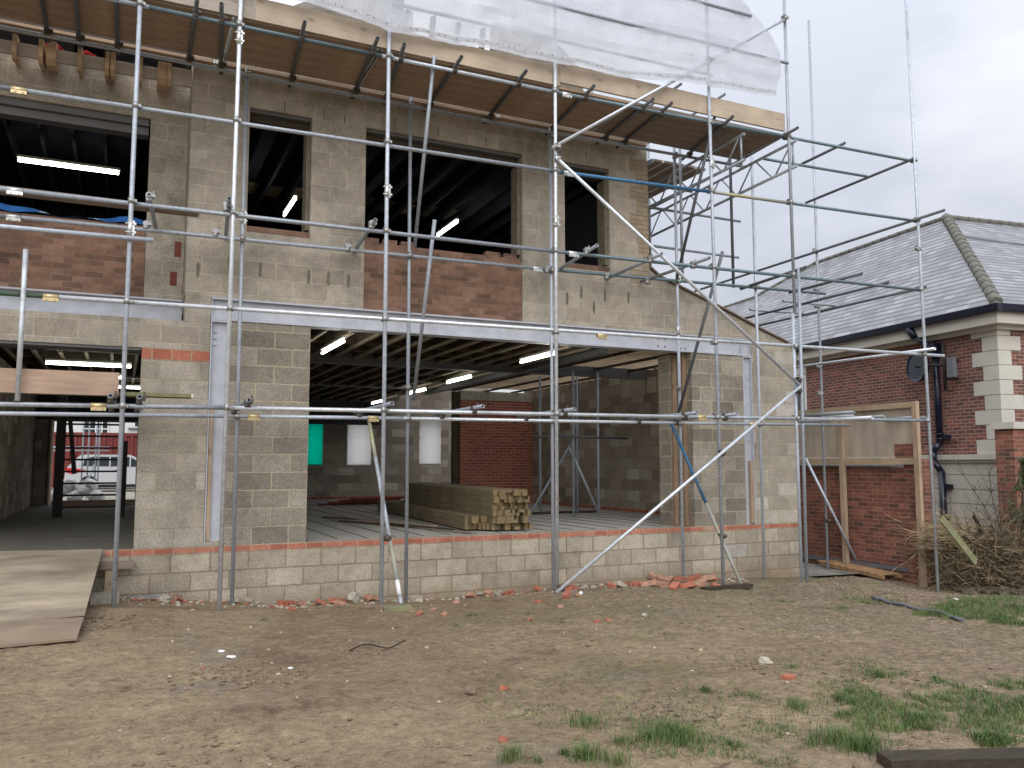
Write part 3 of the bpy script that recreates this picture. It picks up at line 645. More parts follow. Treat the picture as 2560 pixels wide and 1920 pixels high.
# window sheets on the back wall
def blind(name, x0, x1, z0, z1, mat, label, seed):
    mb = MB(); r = random.Random(seed); n = 12; yb = 12.985
    jt = 1.0 if seed == 2 else .25
    L = [(x0+jt*r.uniform(-.03, .02), z0+(z1-z0)*k/n) for k in range(n+1)]; Q = [(x1+jt*r.uniform(-.035, .02), z0+(z1-z0)*k/n) for k in range(n+1)]
    for k in range(n):
        d0, d1 = (.014 if k == n//2+1 else 0), (.014 if k+1 == n//2+1 else 0)
        xm = (x0+x1)/2+r.uniform(-.1, .1)
        mb.quad((L[k][0], yb-d0, L[k][1]), (xm, yb-d0, L[k][1]), (xm, yb-d1, L[k+1][1]), (L[k+1][0], yb-d1, L[k+1][1]))
        mb.quad((xm, yb-d0, L[k][1]), (Q[k][0], yb-d0, Q[k][1]), (Q[k+1][0], yb-d1, Q[k+1][1]), (xm, yb-d1, L[k+1][1]))
    single(name, mb, mat, label, 'sheet')
blind('window_sheet', 2.60, 3.14, .97, 2.31, 'greenblind', 'bright green sheet over the window beside the block pier', 1)
blind('window_sheet', 3.82, 4.56, .96, 2.29, 'whiteblind', 'crumpled white sheet over the middle back window, behind the leaning prop', 2)
blind('window_sheet', 6.03, 6.72, .99, 2.31, 'whiteblind', 'neat white sheet over the back window nearest the red brick wall', 3)

# ================================================================== NEIGHBOURING HOUSE (own frame: x away from the alley, y back along the alley)
H = thing('brick_house', (13.9, .05, -1.3), 'red brick house with pale stone quoins, grey slate hip roof and navy gutter', 'house', rz=-R(7.75))
def hp(name, mb, mat, parent=H, label=None):
    mb.v = [v-Vector((0, 0, -1.3)) for v in mb.v]; return part(name, mb, mat, parent, label, local=True)
mb = MB(); mb.box(0, 9, 0, 18, 1.2, 3.78); hp('wall', mb, 'housebrick')
mb = MB(); z = 1.02
mb.box(-.04, 9, -.04, 18, -1.6, 1.02)
hp('stone_base', mb, 'stonebase')
mb = MB()
for k in range(8): zz = .76-k*.30; mb.box(-.043, -.039, -.043, 18, zz, zz+.012); mb.box(-.043, 9, -.0435, -.0395, zz, zz+.012)
hp('base_groove', mb, 'ridge')
mb = MB(); mb.box(-.13, 9, -.13, 18, 1.08, 1.19); mb.box(-.085, 9, -.085, 18, 1.022, 1.078); hp('string_course', mb, 'cream')
mb = MB(); z = 1.192
for k in range(9):
    L1, L2 = (.62, .32) if k % 2 == 0 else (.36, .58)
    h = .298 if k < 8 else .20
    mb.prism([(-.022, -.022), (L2, -.022), (L2, .03), (.03, .03), (.03, L1), (-.022, L1)], 2, z, z+h-.008); z += .30
hp('quoin', mb, 'cream')
mb = MB(); mb.box(-.30, 9, -.30, 18, 3.785, 3.80) ; mb.box(-.30, -.27, -.30, 18, 3.80, 4.0); mb.box(-.27, 9, -.30, -.27, 3.80, 4.0); mb.box(-.12, .0, -.12, 18, 3.70, 3.784); mb.box(0, 9, -.12, 0, 3.70, 3.784)
hp('fascia', mb, 'cream')
mb = MB()
mb.prism([(-.42, 4.02), (-.40, 4.0), (-.302, 4.0), (-.302, 4.13), (-.44, 4.15)], 1, -.44, 18); mb.prism([(-.42, 4.02), (-.40, 4.0), (-.302, 4.0), (-.302, 4.13), (-.44, 4.15)], 0, -.30, 9)
hp('gutter', mb, 'navy')
# slates
mb = MB()
ex = -.38; Ez = 4.15
Pc = Vector((ex, ex, Ez)); AP = Vector((3.31, 4.38, 7.58)); R2 = Vector((3.31, 9.9, 7.60)); V2 = Vector((2.56, 12.3, 6.87)); V3 = Vector((2.56, 17, 6.87)); E3 = Vector((ex, 17, Ez))
def slope(pts, o, ud, vd):
    uv = [((p-o).dot(ud), (p-o).dot(vd)) for p in pts]; mb.quad(*pts, uv=uv)
vd = (Vector((3.31, 0, 7.58))-Vector((ex, 0, Ez))).normalized()
slope([E3, Pc, AP, R2, V2, V3], Pc, Vector((0, -1, 0)), vd)
AR = Vector((9, 4.38, 7.58)); vd2 = (Vector((0, 4.38, 7.58))-Vector((0, ex, Ez))).normalized()
slope([Pc, Vector((9, ex, Ez)), AR, AP], Pc, Vector((1, 0, 0)), vd2)
mb.quad(R2, AP, AR, Vector((9, 9.9, 7.6)), uv=[(0, 0)]*4); mb.quad(V3, V2, R2, Vector((9, 9.9, 7.6)), Vector((9, 17, 6.8)), uv=[(0, 0)]*5)
hp('slate_roof', mb, 'slate')
mb = MB()
def ridge(a, b, r=.085):
    a, b = Vector(a), Vector(b); n = max(1, int((b-a).length/.34)); d = (b-a)/n
    for k in range(n): mb.cyl(a+d*k, a+d*(k+1.06), r*1.05, 6, r*.95)
ridge(Pc+Vector((.12, .12, .03)), AP, .13); ridge(AP, AR, .085); ridge(AP, R2, .07); ridge(R2, V2, .06); ridge(V2, V3, .06)
hp('ridge_tile', mb, 'ridge')
mb = MB(); mb.cyl((2.3, 3.05, 6.62), (9, 2.7, 6.33), .05, 6); hp('lead_flashing', mb, 'lead')
# rainwater pipe on the alley side
mb = MB()
mb.cyl((-.36, 1.98, 4.02), (-.30, 1.86, 3.80), .085, 8); mb.cyl((-.30, 1.86, 3.80), (-.09, 1.52, 3.50), .07, 10); mb.cyl((-.09, 1.52, 3.52), (-.09, 1.52, 1.42), .07, 12)
mb.cyl((-.09, 1.52, 1.46), (-.20, 1.60, 1.24), .07, 10); mb.cyl((-.20, 1.60, 1.26), (-.20, 1.60, 1.03), .07, 10); mb.cyl((-.20, 1.60, 1.05), (-.12, 1.48, .82), .07, 10); mb.cyl((-.12, 1.48, .84), (-.12, 1.48, -1.2), .07, 12)
for zz in (1.52, 1.62, .45, .55): mb.cyl((-.10, 1.50, zz), (-.10, 1.50, zz+.03), .088, 12)
mb.box(-.12, -.02, 1.28, 1.44, 1.52, 1.62); mb.box(-.13, -.02, 1.26, 1.42, .46, .56); mb.box(-.24, -.02, 1.40, 1.64, 3.36, 3.62)
hp('downpipe', mb, 'navy')
# small window at the far end of the alley wall
t2 = MB(); t2.box(-.02, .02, 6.12, 7.4, 2.00, 3.42); wf = hp('window', t2, 'white')
g = MB(); g.box(-.028, -.021, 6.20, 7.32, 2.12, 3.34); hp('pane', g, 'glass', wf)
g = MB(); g.box(-.14, -.0, 6.0, 7.5, 1.86, 1.995); hp('sill', g, 'cream', wf)
mb = MB(); mb.box(-.05, -.0, 6.1, 7.6, 3.44, 3.62); hp('vent_panel', mb, 'white')

def L2W(x, y, z): # house frame to world
    c, s = math.cos(-R(7.75)), math.sin(-R(7.75)); return Vector((13.9+x*c-y*s, .05+x*s+y*c, z))
D = thing('dish_antenna', L2W(-.35, 1.6, 3.05), 'dark round dish antenna with clamp bracket beside the navy downpipe', 'antenna')
mb = MB(); c = L2W(-.42, 1.75, 3.12); ax = Vector((-.95, .25, .05)).normalized(); a = ax.orthogonal().normalized(); b_ = ax.cross(a)
rings = [[c+ax*(-.07+.07*(k/4)**2)+(a*math.cos(2*math.pi*j/24)+b_*math.sin(2*math.pi*j/24))*(.33*k/4+.001) for j in range(24)] for k in range(5)]
for k in range(4):
    for j in range(24): mb.quad(rings[k][j], rings[k][(j+1) % 24], rings[k+1][(j+1) % 24], rings[k+1][j], smooth=True)
mb.cyl(c-ax*.10, c-ax*.02, .33, 24, .335)
part('dish', mb, 'navy', D)
mb = MB(); q = L2W(-.30, 1.08, 0)
mb.cyl((q.x, q.y, 2.55), (q.x, q.y, 3.55), .035, 10); mb.cyl(c, (q.x, q.y, 3.1), .03, 8); mb.cyl((q.x, q.y, 3.2), L2W(-.02, 1.0, 3.2), .03, 8); mb.cyl((q.x, q.y, 2.8), L2W(-.02, 1.0, 2.8), .03, 8)
part('mast', mb, 'black', D)
mb = MB(); p_ = L2W(-.32, .86, 3.02); mb.cbox(p_, .10, .16, .42, rotz(-R(7.75))); part('radio_box', mb, 'lead', D)
# black cable sagging from the pipe to the right
mb = MB(); a = L2W(-.1, 1.3, 1.50); b_ = L2W(1.5, -1.0, 1.75); pts = [a.lerp(b_, k/10)+Vector((0, 0, -.28*math.sin(math.pi*k/10))) for k in range(11)]
mb.path(pts, .010, 5); single('cable', mb, 'black', 'black cable sagging from the downpipe toward the right edge', 'cable')
# pier of another garden wall at the right edge
G = thing('garden_pier', L2W(.4, -1.2, -1.2), 'red brick garden pier with stone cap at the right edge', 'wall')
P0 = PX(2190, 960, 1, -1.2); x0 = P0.x
mb = MB().box(x0, x0+2.4, -1.2, -.85, -1.5, 1.62); part('pier', mb, 'gardenbrick', G)
mb = MB().box(x0-.06, x0+2.45, -1.26, -.80, 1.62, 1.74); part('cap', mb, 'cream', G)

# boundary wall with plywood hoarding
W_ = thing('boundary_wall', (10.4, 3, -1.2), 'dark red brick boundary wall between the alley and the house', 'wall')
mb = MB().box(10.30, 10.52, -.60, 12, -1.5, .93); mb.box(10.27, 10.55, -.98, -.602, -1.5, 1.08); part('brickwork', mb, 'gardenbrick', W_)
mb = MB().box(10.24, 10.56, -.35, 12, .932, .965); part('coping', mb, 'lead', W_)
mb = MB().box(10.265, 10.299, -.60, 12, -.86, -.79); part('damp_course', mb, 'lead', W_)
Hd = thing('hoarding', (10.22, 2, -1.0), 'stained plywood hoarding on a pine frame raised above the brick wall', 'hoarding')
mb = MB(); mb.box(10.235, 10.250, .70, 2.9, 1.12, 1.96); mb.box(10.235, 10.250, 2.92, 8, 1.12, 1.96); mb.box(10.235, 10.250, -.44, .68, 1.12, 1.96); mb.box(10.235, 10.250, -.88, -.44, 1.34, 1.96); part('plywood_panel', mb, 'hoardply', Hd)
mb = MB(); mb.box(10.18, 10.233, -.90, 8, 1.962, 2.06); mb.box(10.18, 10.233, -.90, .635, .985, 1.10); mb.box(10.18, 10.233, .73, 8, .985, 1.10); part('rail', mb, 'pallety', Hd)
for y in (-1.0, .64, 3.2, 5.6): 
    mb = MB().box(10.16, 10.235, y, y+.095, -1.1, 2.064 if y < 0 else 1.96); part('post', mb, 'pinez', Hd)
mb = MB().box(10.24, 10.30, -.88, -.46, 1.085, 1.33); part('brick_infill', mb, 'gardenbrick', Hd)

# ================================================================== SCAFFOLD
S = thing('scaffold', (3, -.9, -.6), 'large galvanised tube-and-coupler scaffold standing across the whole front of the unfinished building', 'scaffold')
TR = .02415
YO, YI = -1.50, -.25
def tube(name, p0, p1, mat='galv', label=None, n=12):
    return part(name, MB().cyl(p0, p1, TR, n, hollow=True), mat, S, label)
def coupler(p, d1, d2, mat='coupler', side=0):
    p = Vector(p); d1, d2 = Vector(d1).normalized(), Vector(d2).normalized(); nrm = d1.cross(d2)
    nrm = nrm.normalized() if nrm.length > .1 else d1.orthogonal().normalized()
    mb = MB(); a, b = p, p+nrm*side
    mb.cyl(a-d1*.030, a+d1*.030, .034, 10); mb.cyl(b-d2*.030, b+d2*.030, .034, 10)
    q = a+nrm.cross(d1)*.042; mb.cyl(q-d2*.02-nrm*.03, q-d2*.02+nrm*.035, .008, 6); mb.cbox(q-d1*.0, .022, .022, .03)
    q = b-nrm.cross(d2)*.045; mb.cyl(q-nrm*.035, q+nrm*.065, .009, 6); mb.cbox(q, .034, .034, .030)
    part('coupler', mb, mat, S)
SX = dict(A=-2.087, B=-1.065, C=.675, D=2.958, E=5.530, F=7.030, G=9.80)
def at(x, y, axis, v): return PX(x, y, axis, v)
# standards
stand = []
for k, (x, top) in dict(A=(SX['A'], 7.4), B=(SX['B'], 8.4), C=(SX['C'], 8.6), D=(SX['D'], 8.6), E=(SX['E'], 8.6), F=(SX['F'], 8.9), G=(SX['G'], 10.3)).items():
    dx = {'B': .016, 'D': .01, 'E': -.03, 'G': -.05}.get(k, 0)  # poles stand a hair out of plumb
    zb = gz(x, YO)-.02
    if k == 'F':
        tube('standard', (x, YO, 3.28), (x-.005, YO, top), 'galvdull'); tube('standard', (x+.012, YO-.0485, zb), (x+.055, YO-.0485, 3.95), 'galvdull')
        tube('standard', (x-.006, YO+.035, zb), (x-.008, YO+.035, 3.26), 'galv')
    else: tube('standard', (x-dx, YO, zb), (x+dx, YO, top), 'galvbright' if k in 'BD' else 'galv')
    stand.append((x, YO))
tube('standard', (-3.02, YO, 1.62), (-3.02, YO, 3.13), 'galvbright')
for x, top, zb in ((-.815, 6.02, None), (1.362, 7.3, None), (at(1190, 600, 1, YI).x, 6.0, None), (5.80, 6.3, None), (7.395, 6.3, None)):
    zb = gz(x, YI)-.02 if zb is None else zb
    tube('standard', (x+.012, YI, zb), (x, YI, top), 'galv' if x > 2 else 'galvdull'); stand.append((x, YI))
for (px, py) in ((1474.5, 603), (1584.5, 621)):
    q = at(px, py, 1, YI+.1); tube('standard', (q.x, YI+.1, q.z), (q.x, YI+.1, 6.3), 'galvdark' if px > 1500 else 'galvdull')
tube('standard', (9.80, .75, gz(9.8, .75)), (9.82, .75, 9.66), 'galv')
# ledgers: outer at YO+.05, inner at YI-.05
lo, li = YO+.05, YI-.05
def ledger(segs, y, zs, name='ledger', coup=True):
    """segs: (x0, x1, material, label); zs: height table along x"""
    for (a, b, mt, lb) in segs: tube(name, (a, y, lerp_tab(zs, a)), (b, y, lerp_tab(zs, b)), mt, lb)
    if coup:
        for (x, ys) in stand:
            if abs(ys-y) < .08 and segs[0][0] < x < segs[-1][1]+.1: coupler((x, ys, lerp_tab(zs, x)), (0, 0, 1), (1, 0, 0), 'coupler', y-ys)
Z1 = [(-5, 1.565), (-3.2, 1.585), (.7, 1.63), (5.6, 1.655), (9.8, 1.70), (11, 1.71)]
Z2 = [(-5, 2.67), (.7, 2.705), (3, 2.70), (5.5, 2.72), (7, 2.755), (9.8, 2.79), (11, 2.80)]
Z3 = [(-5, 3.69), (-2, 3.76), (3, 3.775), (5.5, 3.815), (7, 3.85), (9.8, 3.87)]
Z3i = [(-5, 3.73), (-.8, 3.80), (3.6, 3.83), (5.8, 3.87), (7.4, 3.93), (10, 3.95)]
Z4 = [(-5, 4.74), (-2, 4.80), (.7, 4.865), (3, 4.86), (5.5, 4.94), (9.8, 5.04)]
Z5 = [(-5, 5.93), (3, 5.95), (5.5, 5.965), (7, 6.02), (9.8, 6.07)]
Z5i = [(-5, 5.94), (1, 5.93), (3.6, 5.88), (5, 5.90), (7.2, 5.95)]
ledger([(-5, -2.27, 'galvbright', None), (-2.268, -1.1, 'galvdull', None), (-1.098, 5.15, 'galvbright', None), (5.152, 9.78, 'galvdull', 'yellow-stained grey tube')], lo, Z1)
ledger([(-5, -.60, 'galv', None), (-.598, 1.30, 'galv', None), (1.302, 6.4, 'galvbright', None), (6.402, 9.35, 'galvdull', None)], li, [(a, b-.03) for a, b in Z1])
ledger([(-5, -2.80, 'tubegreen', 'green painted tube'), (-2.798, 10.33, 'galvbright', None)], lo, Z2)
ledger([(-5, -3.2, 'galv', None), (-3.198, 3.12, 'galvdull', None), (3.122, 9.78, 'tubeteal', None)], lo, Z3)
ledger([(-5, -3.25, 'galvdull', None), (-3.248, 3.35, 'galvdull', None), (3.352, 8.9, 'tubeteal', None)], li, Z3i)
ledger([(-5, -3.2, 'galvdull', None), (-3.198, 3.05, 'galvdull', None), (3.052, 5.50, 'tubeblue', 'blue painted tube'), (5.502, 7.0, 'tubeyellow', 'yellow-stained tube'), (7.002, 9.78, 'tubeteal', None)], lo, Z4)
ledger([(-5, -2.0, 'galv', None), (-1.998, .6, 'tubeteal', None), (.602, 3.0, 'galv', None), (3.002, 7.0, 'tubeteal', None), (7.002, 9.78, 'tubeteal', None)], lo, Z5)
ledger([(-5, 2.4, 'galvdull', None), (2.402, 7.2, 'galvdull', None)], li, Z5i)
tube('guard_rail', (-5, lo-.1, 3.30), (-1.86, lo-.1, 3.345), 'galv')
tube('guard_rail', (-.5, YO-.06, 7.05), (7.0, YO-.06, 7.15), 'galv'); tube('guard_rail', (-.5, YO-.06, 7.65), (6.3, YO-.06, 7.75), 'galv')
tube('guard_rail', (.5, YI, 7.35), (6.6, YI, 7.45), 'galvdull')
# sleeves on the ledgers
def sleeve(x, y, z, mat='sleeve', d=(1, 0, 0), L=.14):
    d = Vector(d); mb = MB(); c = Vector((x, y, z)); mb.cyl(c-d*L/2, c+d*L/2, .029, 10)
    if abs(d.x) > .5:
        mb.box(x-L/2, x+L/2, y-.036, y-.012, z-.052, z-.018)
        for k in (-.035, .035): mb.cyl((x+k, y-.037, z-.033), (x+k, y-.047, z-.033), .012, 6)
    else:
        mb.box(x+.022, x+.04, y-.02, y+.02, z-L/2, z+L/2)
        for k in (-.045, .045): mb.cyl((x-.05, y-.02, z+k), (x+.06, y-.02, z+k), .008, 6); mb.cbox((x+.045, y-.02, z+k), .02, .022, .022)
    part('sleeve', mb, mat, S)
for (px, zt, y, mt) in ((18, Z4, lo, 'brass'), (22, Z3, lo, 'sleeve'), (22, Z3i, li, 'sleeve'), (112, Z2, lo, 'brass'), (226, Z1, lo, 'brass'), (1226, Z5, lo, 'sleeve'), (1228, Z4, lo, 'sleeve'), (1238, Z3, lo, 'sleeve'), (1160, Z3i, li, 'sleeve'), (1298, Z2, lo, 'brass'), (1508, Z1, lo, 'brass')):
    x = at(px, 600, 1, y).x; sleeve(x, y, lerp_tab(zt, x), mt)
for (px, y, mt) in ((548, li, 'brass'), (806, li, 'brass'), (1625, li, 'brass'), (1798, lo, 'brass'), (1133, 0, 'x')):
    if mt == 'x': continue
    x = at(px, 890, 1, y).x; sleeve(x, y, lerp_tab(Z1, x)-(.03 if y == li else 0), mt)
for (x, y, z) in ((SX['B'], YO, 5.78), (SX['A'], YO, 3.46), (SX['C'], YO, 4.25), (SX['D'], YO, 4.16), (-.82, YI, 4.08), (SX['E'], YO, 5.35), (5.80, YI, 3.10)): sleeve(x, y, z, 'sleeve', (0, 0, 1), .16)
# transoms (across the lifts)
def transom(x0, x1, z, ya=-1.74, yb=-.03, mat='galvdark', ends=True, cp=True):
    tube('transom', (x0, ya, z), (x1, yb, z), mat)
    if cp:
        for y in (lo, li):
            t = (y-ya)/(yb-ya); coupler((x0+(x1-x0)*t, y, z-.048), (1, 0, 0), (0, 1, 0), 'couplerdark' if mat == 'galvdark' else 'coupler', .048)
for (f, b) in (((233, 3), (255, 158)), ((390, 27), (402, 165)), ((477, 15), (477, 162)), ((657, 51), (626, 184)), ((815, 84), (763, 207)), ((872, 98), (830, 223)), ((996, 124), (920, 236)), ((1136, 154), (1050, 261)), ((1284, 185), (1188, 283)), ((1414, 212), (1300, 303)), ((1457, 219), (1345, 310)), ((1572, 258), (1500, 330))):
    b_ = at(*b, 2, 6.0); f_ = at(*f, 2, 6.0); transom(f_.x if f_.y < -1.5 else b_.x-.02, b_.x, 6.0)
for x in (-3.75, -3.05, -2.72): transom(x, x, 6.0, cp=x > -3.1)
transom(6.98, 7.12, 6.05)
for (f, b) in (((322, 420), (335, 510)), ((495, 428), (487, 512)), ((811, 475), (760, 545)), ((1290, 530), (1200, 585)), ((1430, 548), (1310, 600)), ((1533, 557), (1393, 603))):
    f_ = at(*f, 2, 3.84); b_ = at(*b, 2, 3.88); tube('transom', f_, Vector((b_.x, max(min(b_.y, .0), -.06), 3.86)), 'galvdull')
    for y in (lo, li): coupler((f_.x, y, 3.80), (1, 0, 0), (0, 1, 0), 'coupler', .048)
for x, ya in ((-2.20, -1.62), (-1.93, -1.62), (-.85, -1.60), (.70, -1.75), (1.83, -1.74), (3.10, -1.72), (5.0, -1.72), (5.70, -1.72)):
    tube('transom', (x, ya, 1.69), (x+.01, -.03, 1.68), 'galvdull'); coupler((x, lo, 1.64), (1, 0, 0), (0, 1, 0), 'couplerdark', .048); coupler((x, li, 1.63), (1, 0, 0), (0, 1, 0), 'couplerdark', .04)
# tubes running back along the side of the building
def px_tube(a, b, axis, v, mat='galvdull', v2=None, name='transom'): return tube(name, at(*a, axis, v), at(*b, axis, v if v2 is None else v2), mat)
for a, b, z in (((1741, 577), (1600, 624), 3.93), ((1862, 591), (1705, 632), 3.93), ((1919, 610), (1560, 700), 3.93), ((2000, 620), (1600, 712), 3.93)): px_tube(a, b, 2, z, 'galvdark')
for a, b, z in (((1691, 650), (1811, 661), 3.98), ((1619, 669), (1736, 677), 3.98)): px_tube(a, b, 2, z, 'galvdull')
px_tube((1650, 343), (1872, 381), 2, 5.98, 'tubeteal'); px_tube((1825, 309), (1728, 356), 2, 6.10, 'galvdark'); px_tube((1973, 343), (1741, 438), 0, 9.76, 'galvdark'); px_tube((2040, 454), (1501, 629), 0, 9.76, 'galvdark')
px_tube((2020, 753), (1724, 792), 0, 9.76, 'galvbright')
for a, b in (((1845, 890), (1732, 898)), ((1844, 898), (1780, 902)), ((1911, 899), (1832, 904)), ((1978, 901), (1912, 905)), ((1999, 902), (1960, 905))): px_tube(a, b, 2, 1.79, 'galvdull')
px_tube((1728, 911), (1885, 902), 2, 1.55, 'galvbright')
for (x, y, z) in ((9.8, .75, 5.03), (9.8, .75, 3.97), (9.8, .75, 2.82), (9.8, .75, 4.3), (9.8, .75, 2.3), (9.8, -1.5, 4.55)): coupler((x, y, z), (0, 0, 1), (0, 1, 0), 'coupler', .048)
# braces
tube('brace', at(1192, 320, 1, -1.56), at(1702, 38, 1, -1.56), 'galvbright'); tube('brace', at(1199, 338, 1, -1.57), at(1730, 834, 1, -1.57), 'galvbright'); tube('brace', at(1730, 834, 1, -1.59), at(1201, 1281, 1, -1.59), 'galvbright')
for (px, py) in ((1203, 320), (1203, 345), (1722, 822), (1722, 845), (1209, 1272), (1557, 980), (1530, 132), (1692, 42)):
    q = at(px, py, 1, -1.52); coupler(q, (0, 0, 1), (1, 0, .8), 'couplerdark' if py > 700 else 'coupler', -.045)
tube('brace', at(938, 119, 1, -1.47), at(896, 532, 1, -.33), 'galvdull', 'upright leaning grey tube'); tube('brace', at(939, 475, 1, -1.40), at(893, 864, 1, -.32), 'galvdull')
tube('brace', at(1549, 229, 1, -1.45), at(1462, 602, 1, -.33), 'galvdark'); tube('brace', at(1561, 543, 1, -1.40), at(1466, 892, 1, -.33), 'galvdark')
for (px, py) in ((880, 838), (1463, 838)): coupler(at(px+3, py, 1, -.3), (0, 0, 1), (.1, .1, 1), 'coupler')
def banded(a, b, bands, label):
    a, b = Vector(a), Vector(b); mb = MB(); mats = []; t0 = 0
    for i, (t1, mt) in enumerate(bands): mats.append(mt); mb.cur = i; mb.cyl(a.lerp(b, t0), a.lerp(b, t1), TR*(1.12 if mt == 'white' else 1), 12, hollow=True); t0 = t1
    part('brace', mb, mats, S, label)
def two_tone(a, b, t, m1, m2, label):
    a, b = Vector(a), Vector(b); mb = MB(); mb.cyl(a, a.lerp(b, t), TR, 12, hollow=True); mb.cur = 1; mb.cyl(a.lerp(b, t), b, TR, 12, hollow=True); part('brace', mb, [m1, m2], S, label)
banded(at(797, 908, 1, -.28), at(868, 1313, 2, -.63), ((.22, 'tubeyellow'), (.66, 'galv'), (.87, 'tubeyellow'), (.94, 'white'), (1, 'galvdull')), 'prop tube with yellow stretches and a white band near its foot'); two_tone(at(1449, 912, 1, -.28), at(1604, 1269, 2, -.70), .52, 'tubeblue', 'tubeyellow', 'prop tube painted blue above and yellow below')
q = at(863, 1285, 2, -.45); 
for (px, py) in ((836, 1163), (1562, 1158)): coupler(at(px, py, 1, -1.50), (0, 0, 1), (.3, -.2, 1), 'couplerdark', .04)
tube('brace', at(1740, 990, 1, .70), at(1858, 1226, 1, .55), 'galv'); coupler((9.8, .72, -.05), (0, 0, 1), (.4, 0, 1), 'couplerdark', -.04)
# lattice beams carrying the side lift
def lattice(x, y0, y1, zt, zb, drop=0.0):
    t = bpy.data.objects.new('lattice_beam', None); COL.objects.link(t); t.parent = S; t.matrix_parent_inverse = WM(S).inverted(); t.location = (0, 0, 0)
    def sub(nm, mb, mt): o = bpy.data.objects.new(nm, mesh_of(nm, mb, mt)); COL.objects.link(o); o.parent = t
    f = lambda y: drop*(y-y0)
    for z in (zt, zb): sub('chord', MB().cyl((x, y0-.03, z), (x, y1, z+f(y1)), TR, 10, hollow=True), 'galvdull')
    mb = MB(); mb.cyl((x, y0+.05, zt), (x, y0+.05, zb), .017, 8); y = y0+.05; k = 0
    while y+.42 < y1:
        a, b = (zt, zb) if k % 2 == 0 else (zb, zt); mb.cyl((x, y+.03, a+f(y)), (x, y+.40, b+f(y+.4)), .013, 8); y += .43; k += 1
    sub('lattice_web', mb, 'galvdull')
lattice(7.10, -1.55, 5.5, 5.93, 5.53, -.032); lattice(6.20, -1.42, 5.0, 5.93, 5.53, -.02)
tube('ledger', (6.05, .9, 5.45), (8.1, .9, 5.45), 'galvdull'); tube('ledger', (5.9, 1.3, 4.9), (8.3, 1.2, 4.86), 'galvdull')
tube('standard', (7.05, 3.2, -.9), (7.05, 3.2, 6.3), 'galvdull') if False else None
# side lift deck tubes
for y in (1.2, 2.9, 4.6, 6.3): tube('transom', (5.5, y, 5.985), (7.25, y, 5.985), 'galvdark')
for x in (5.62, 6.95): tube('ledger', (x, .1, 5.93), (x, 8, 5.93), 'galvdull')
for x in (6.0, 6.9): tube('guard_rail', (x, -.2, 7.2), (x+.02, 7.5, 7.1), 'galvdull')
for (x, y) in ((5.62, 2.0), (5.62, 5.0), (7.0, 2.2), (7.0, 5.2)): tube('standard', (x, y, 4.2 if x < 6 else 3.6), (x, y, 8.3), 'galvdull')

# ---- boards
def board(x0, x1, y0, y1, z, mat='board', label='', grp=None, name='scaffold_board', t=.038):
    mb = MB().box(x0, x1, y0, y1, z, z+t); mb.cur = 1; mb.box(x0+.0, x0+.02, y0-.0008, y1+.0008, z-.0008, z+t+.0008); mb.box(x1-.02, x1, y0-.0008, y1+.0008, z-.0008, z+t+.0008)
    return single(name, mb, [mat, 'sleeve' if mat != 'pinex' else mat], label, 'board', grp)
rows = ['nearest the toe board', 'second from the toe board', 'in the middle of the deck', 'fourth from the toe board', 'nearest the wall gap']
ends = [(-5.0, -1.12), (-1.11, .585), (.60, 4.20), (4.21, 7.02)]
seg = ['over the rafter feet at the left', 'above the small first-floor window', 'above the wide first-floor window', 'at the free right end of the deck']
for r in range(5):
    for k, (a, b) in enumerate(ends):
        board(a, b, -1.425+r*.219, -1.425+r*.219+.208, 6.026+.002*((r+k) % 2), 'board' if k < 3 else 'boarddark', f'underside board {rows[r]}, {seg[k]}', 'scaffold boards of the upper lift')
for k, (a, b) in enumerate(((-5, -1.2), (-1.19, 2.7), (2.71, 5.3))):
    board(a, b, -.225, -.02, 6.027, 'board', 'lone inner board tight against the wall, ' + ['left length', 'middle length', 'right length'][k], 'scaffold boards of the upper lift')
for r in range(5):
    board(5.72+r*.222, 5.72+r*.222+.216, .25, 7.5, 6.012+.002*(r % 2), 'boarddark', 'board of the side deck running back beside the building, %s from the wall' % ['first', 'second', 'third', 'fourth', 'fifth'][r], 'boards of the side deck')
def toe(x0, x1, mat, label, z0=6.045, z1=6.315):
    single('toe_board', MB().box(x0, x1, -1.468, -1.430, z0, z1), mat, label, 'board', 'toe boards of the upper lift')
toe(-5, -.90, 'toegrey', 'weathered grey toe board at the top left'); toe(-.893, 3.05, 'toepale', 'pale pine toe board between the grey one and the tallest middle pole'); toe(3.056, 6.99, 'toepale', 'pale pine toe board at the free right end of the deck', 6.10, 6.375)
board(-5, -1.365, -1.0, -.78, 3.86, 'boarddark', 'single loose plank crossing in front of the left upper brick panel', None, 'plank')
single('plank', MB().box(-5, -2.13, -1.42, -1.38, 1.705, 1.945), 'toebrown', 'brown plank on edge across the left ground-floor opening', 'board')
board(-5, -1.40, -1.36, -1.14, 1.715, 'mossy', 'flat board with a yellow end resting on the low left transoms', None, 'plank')

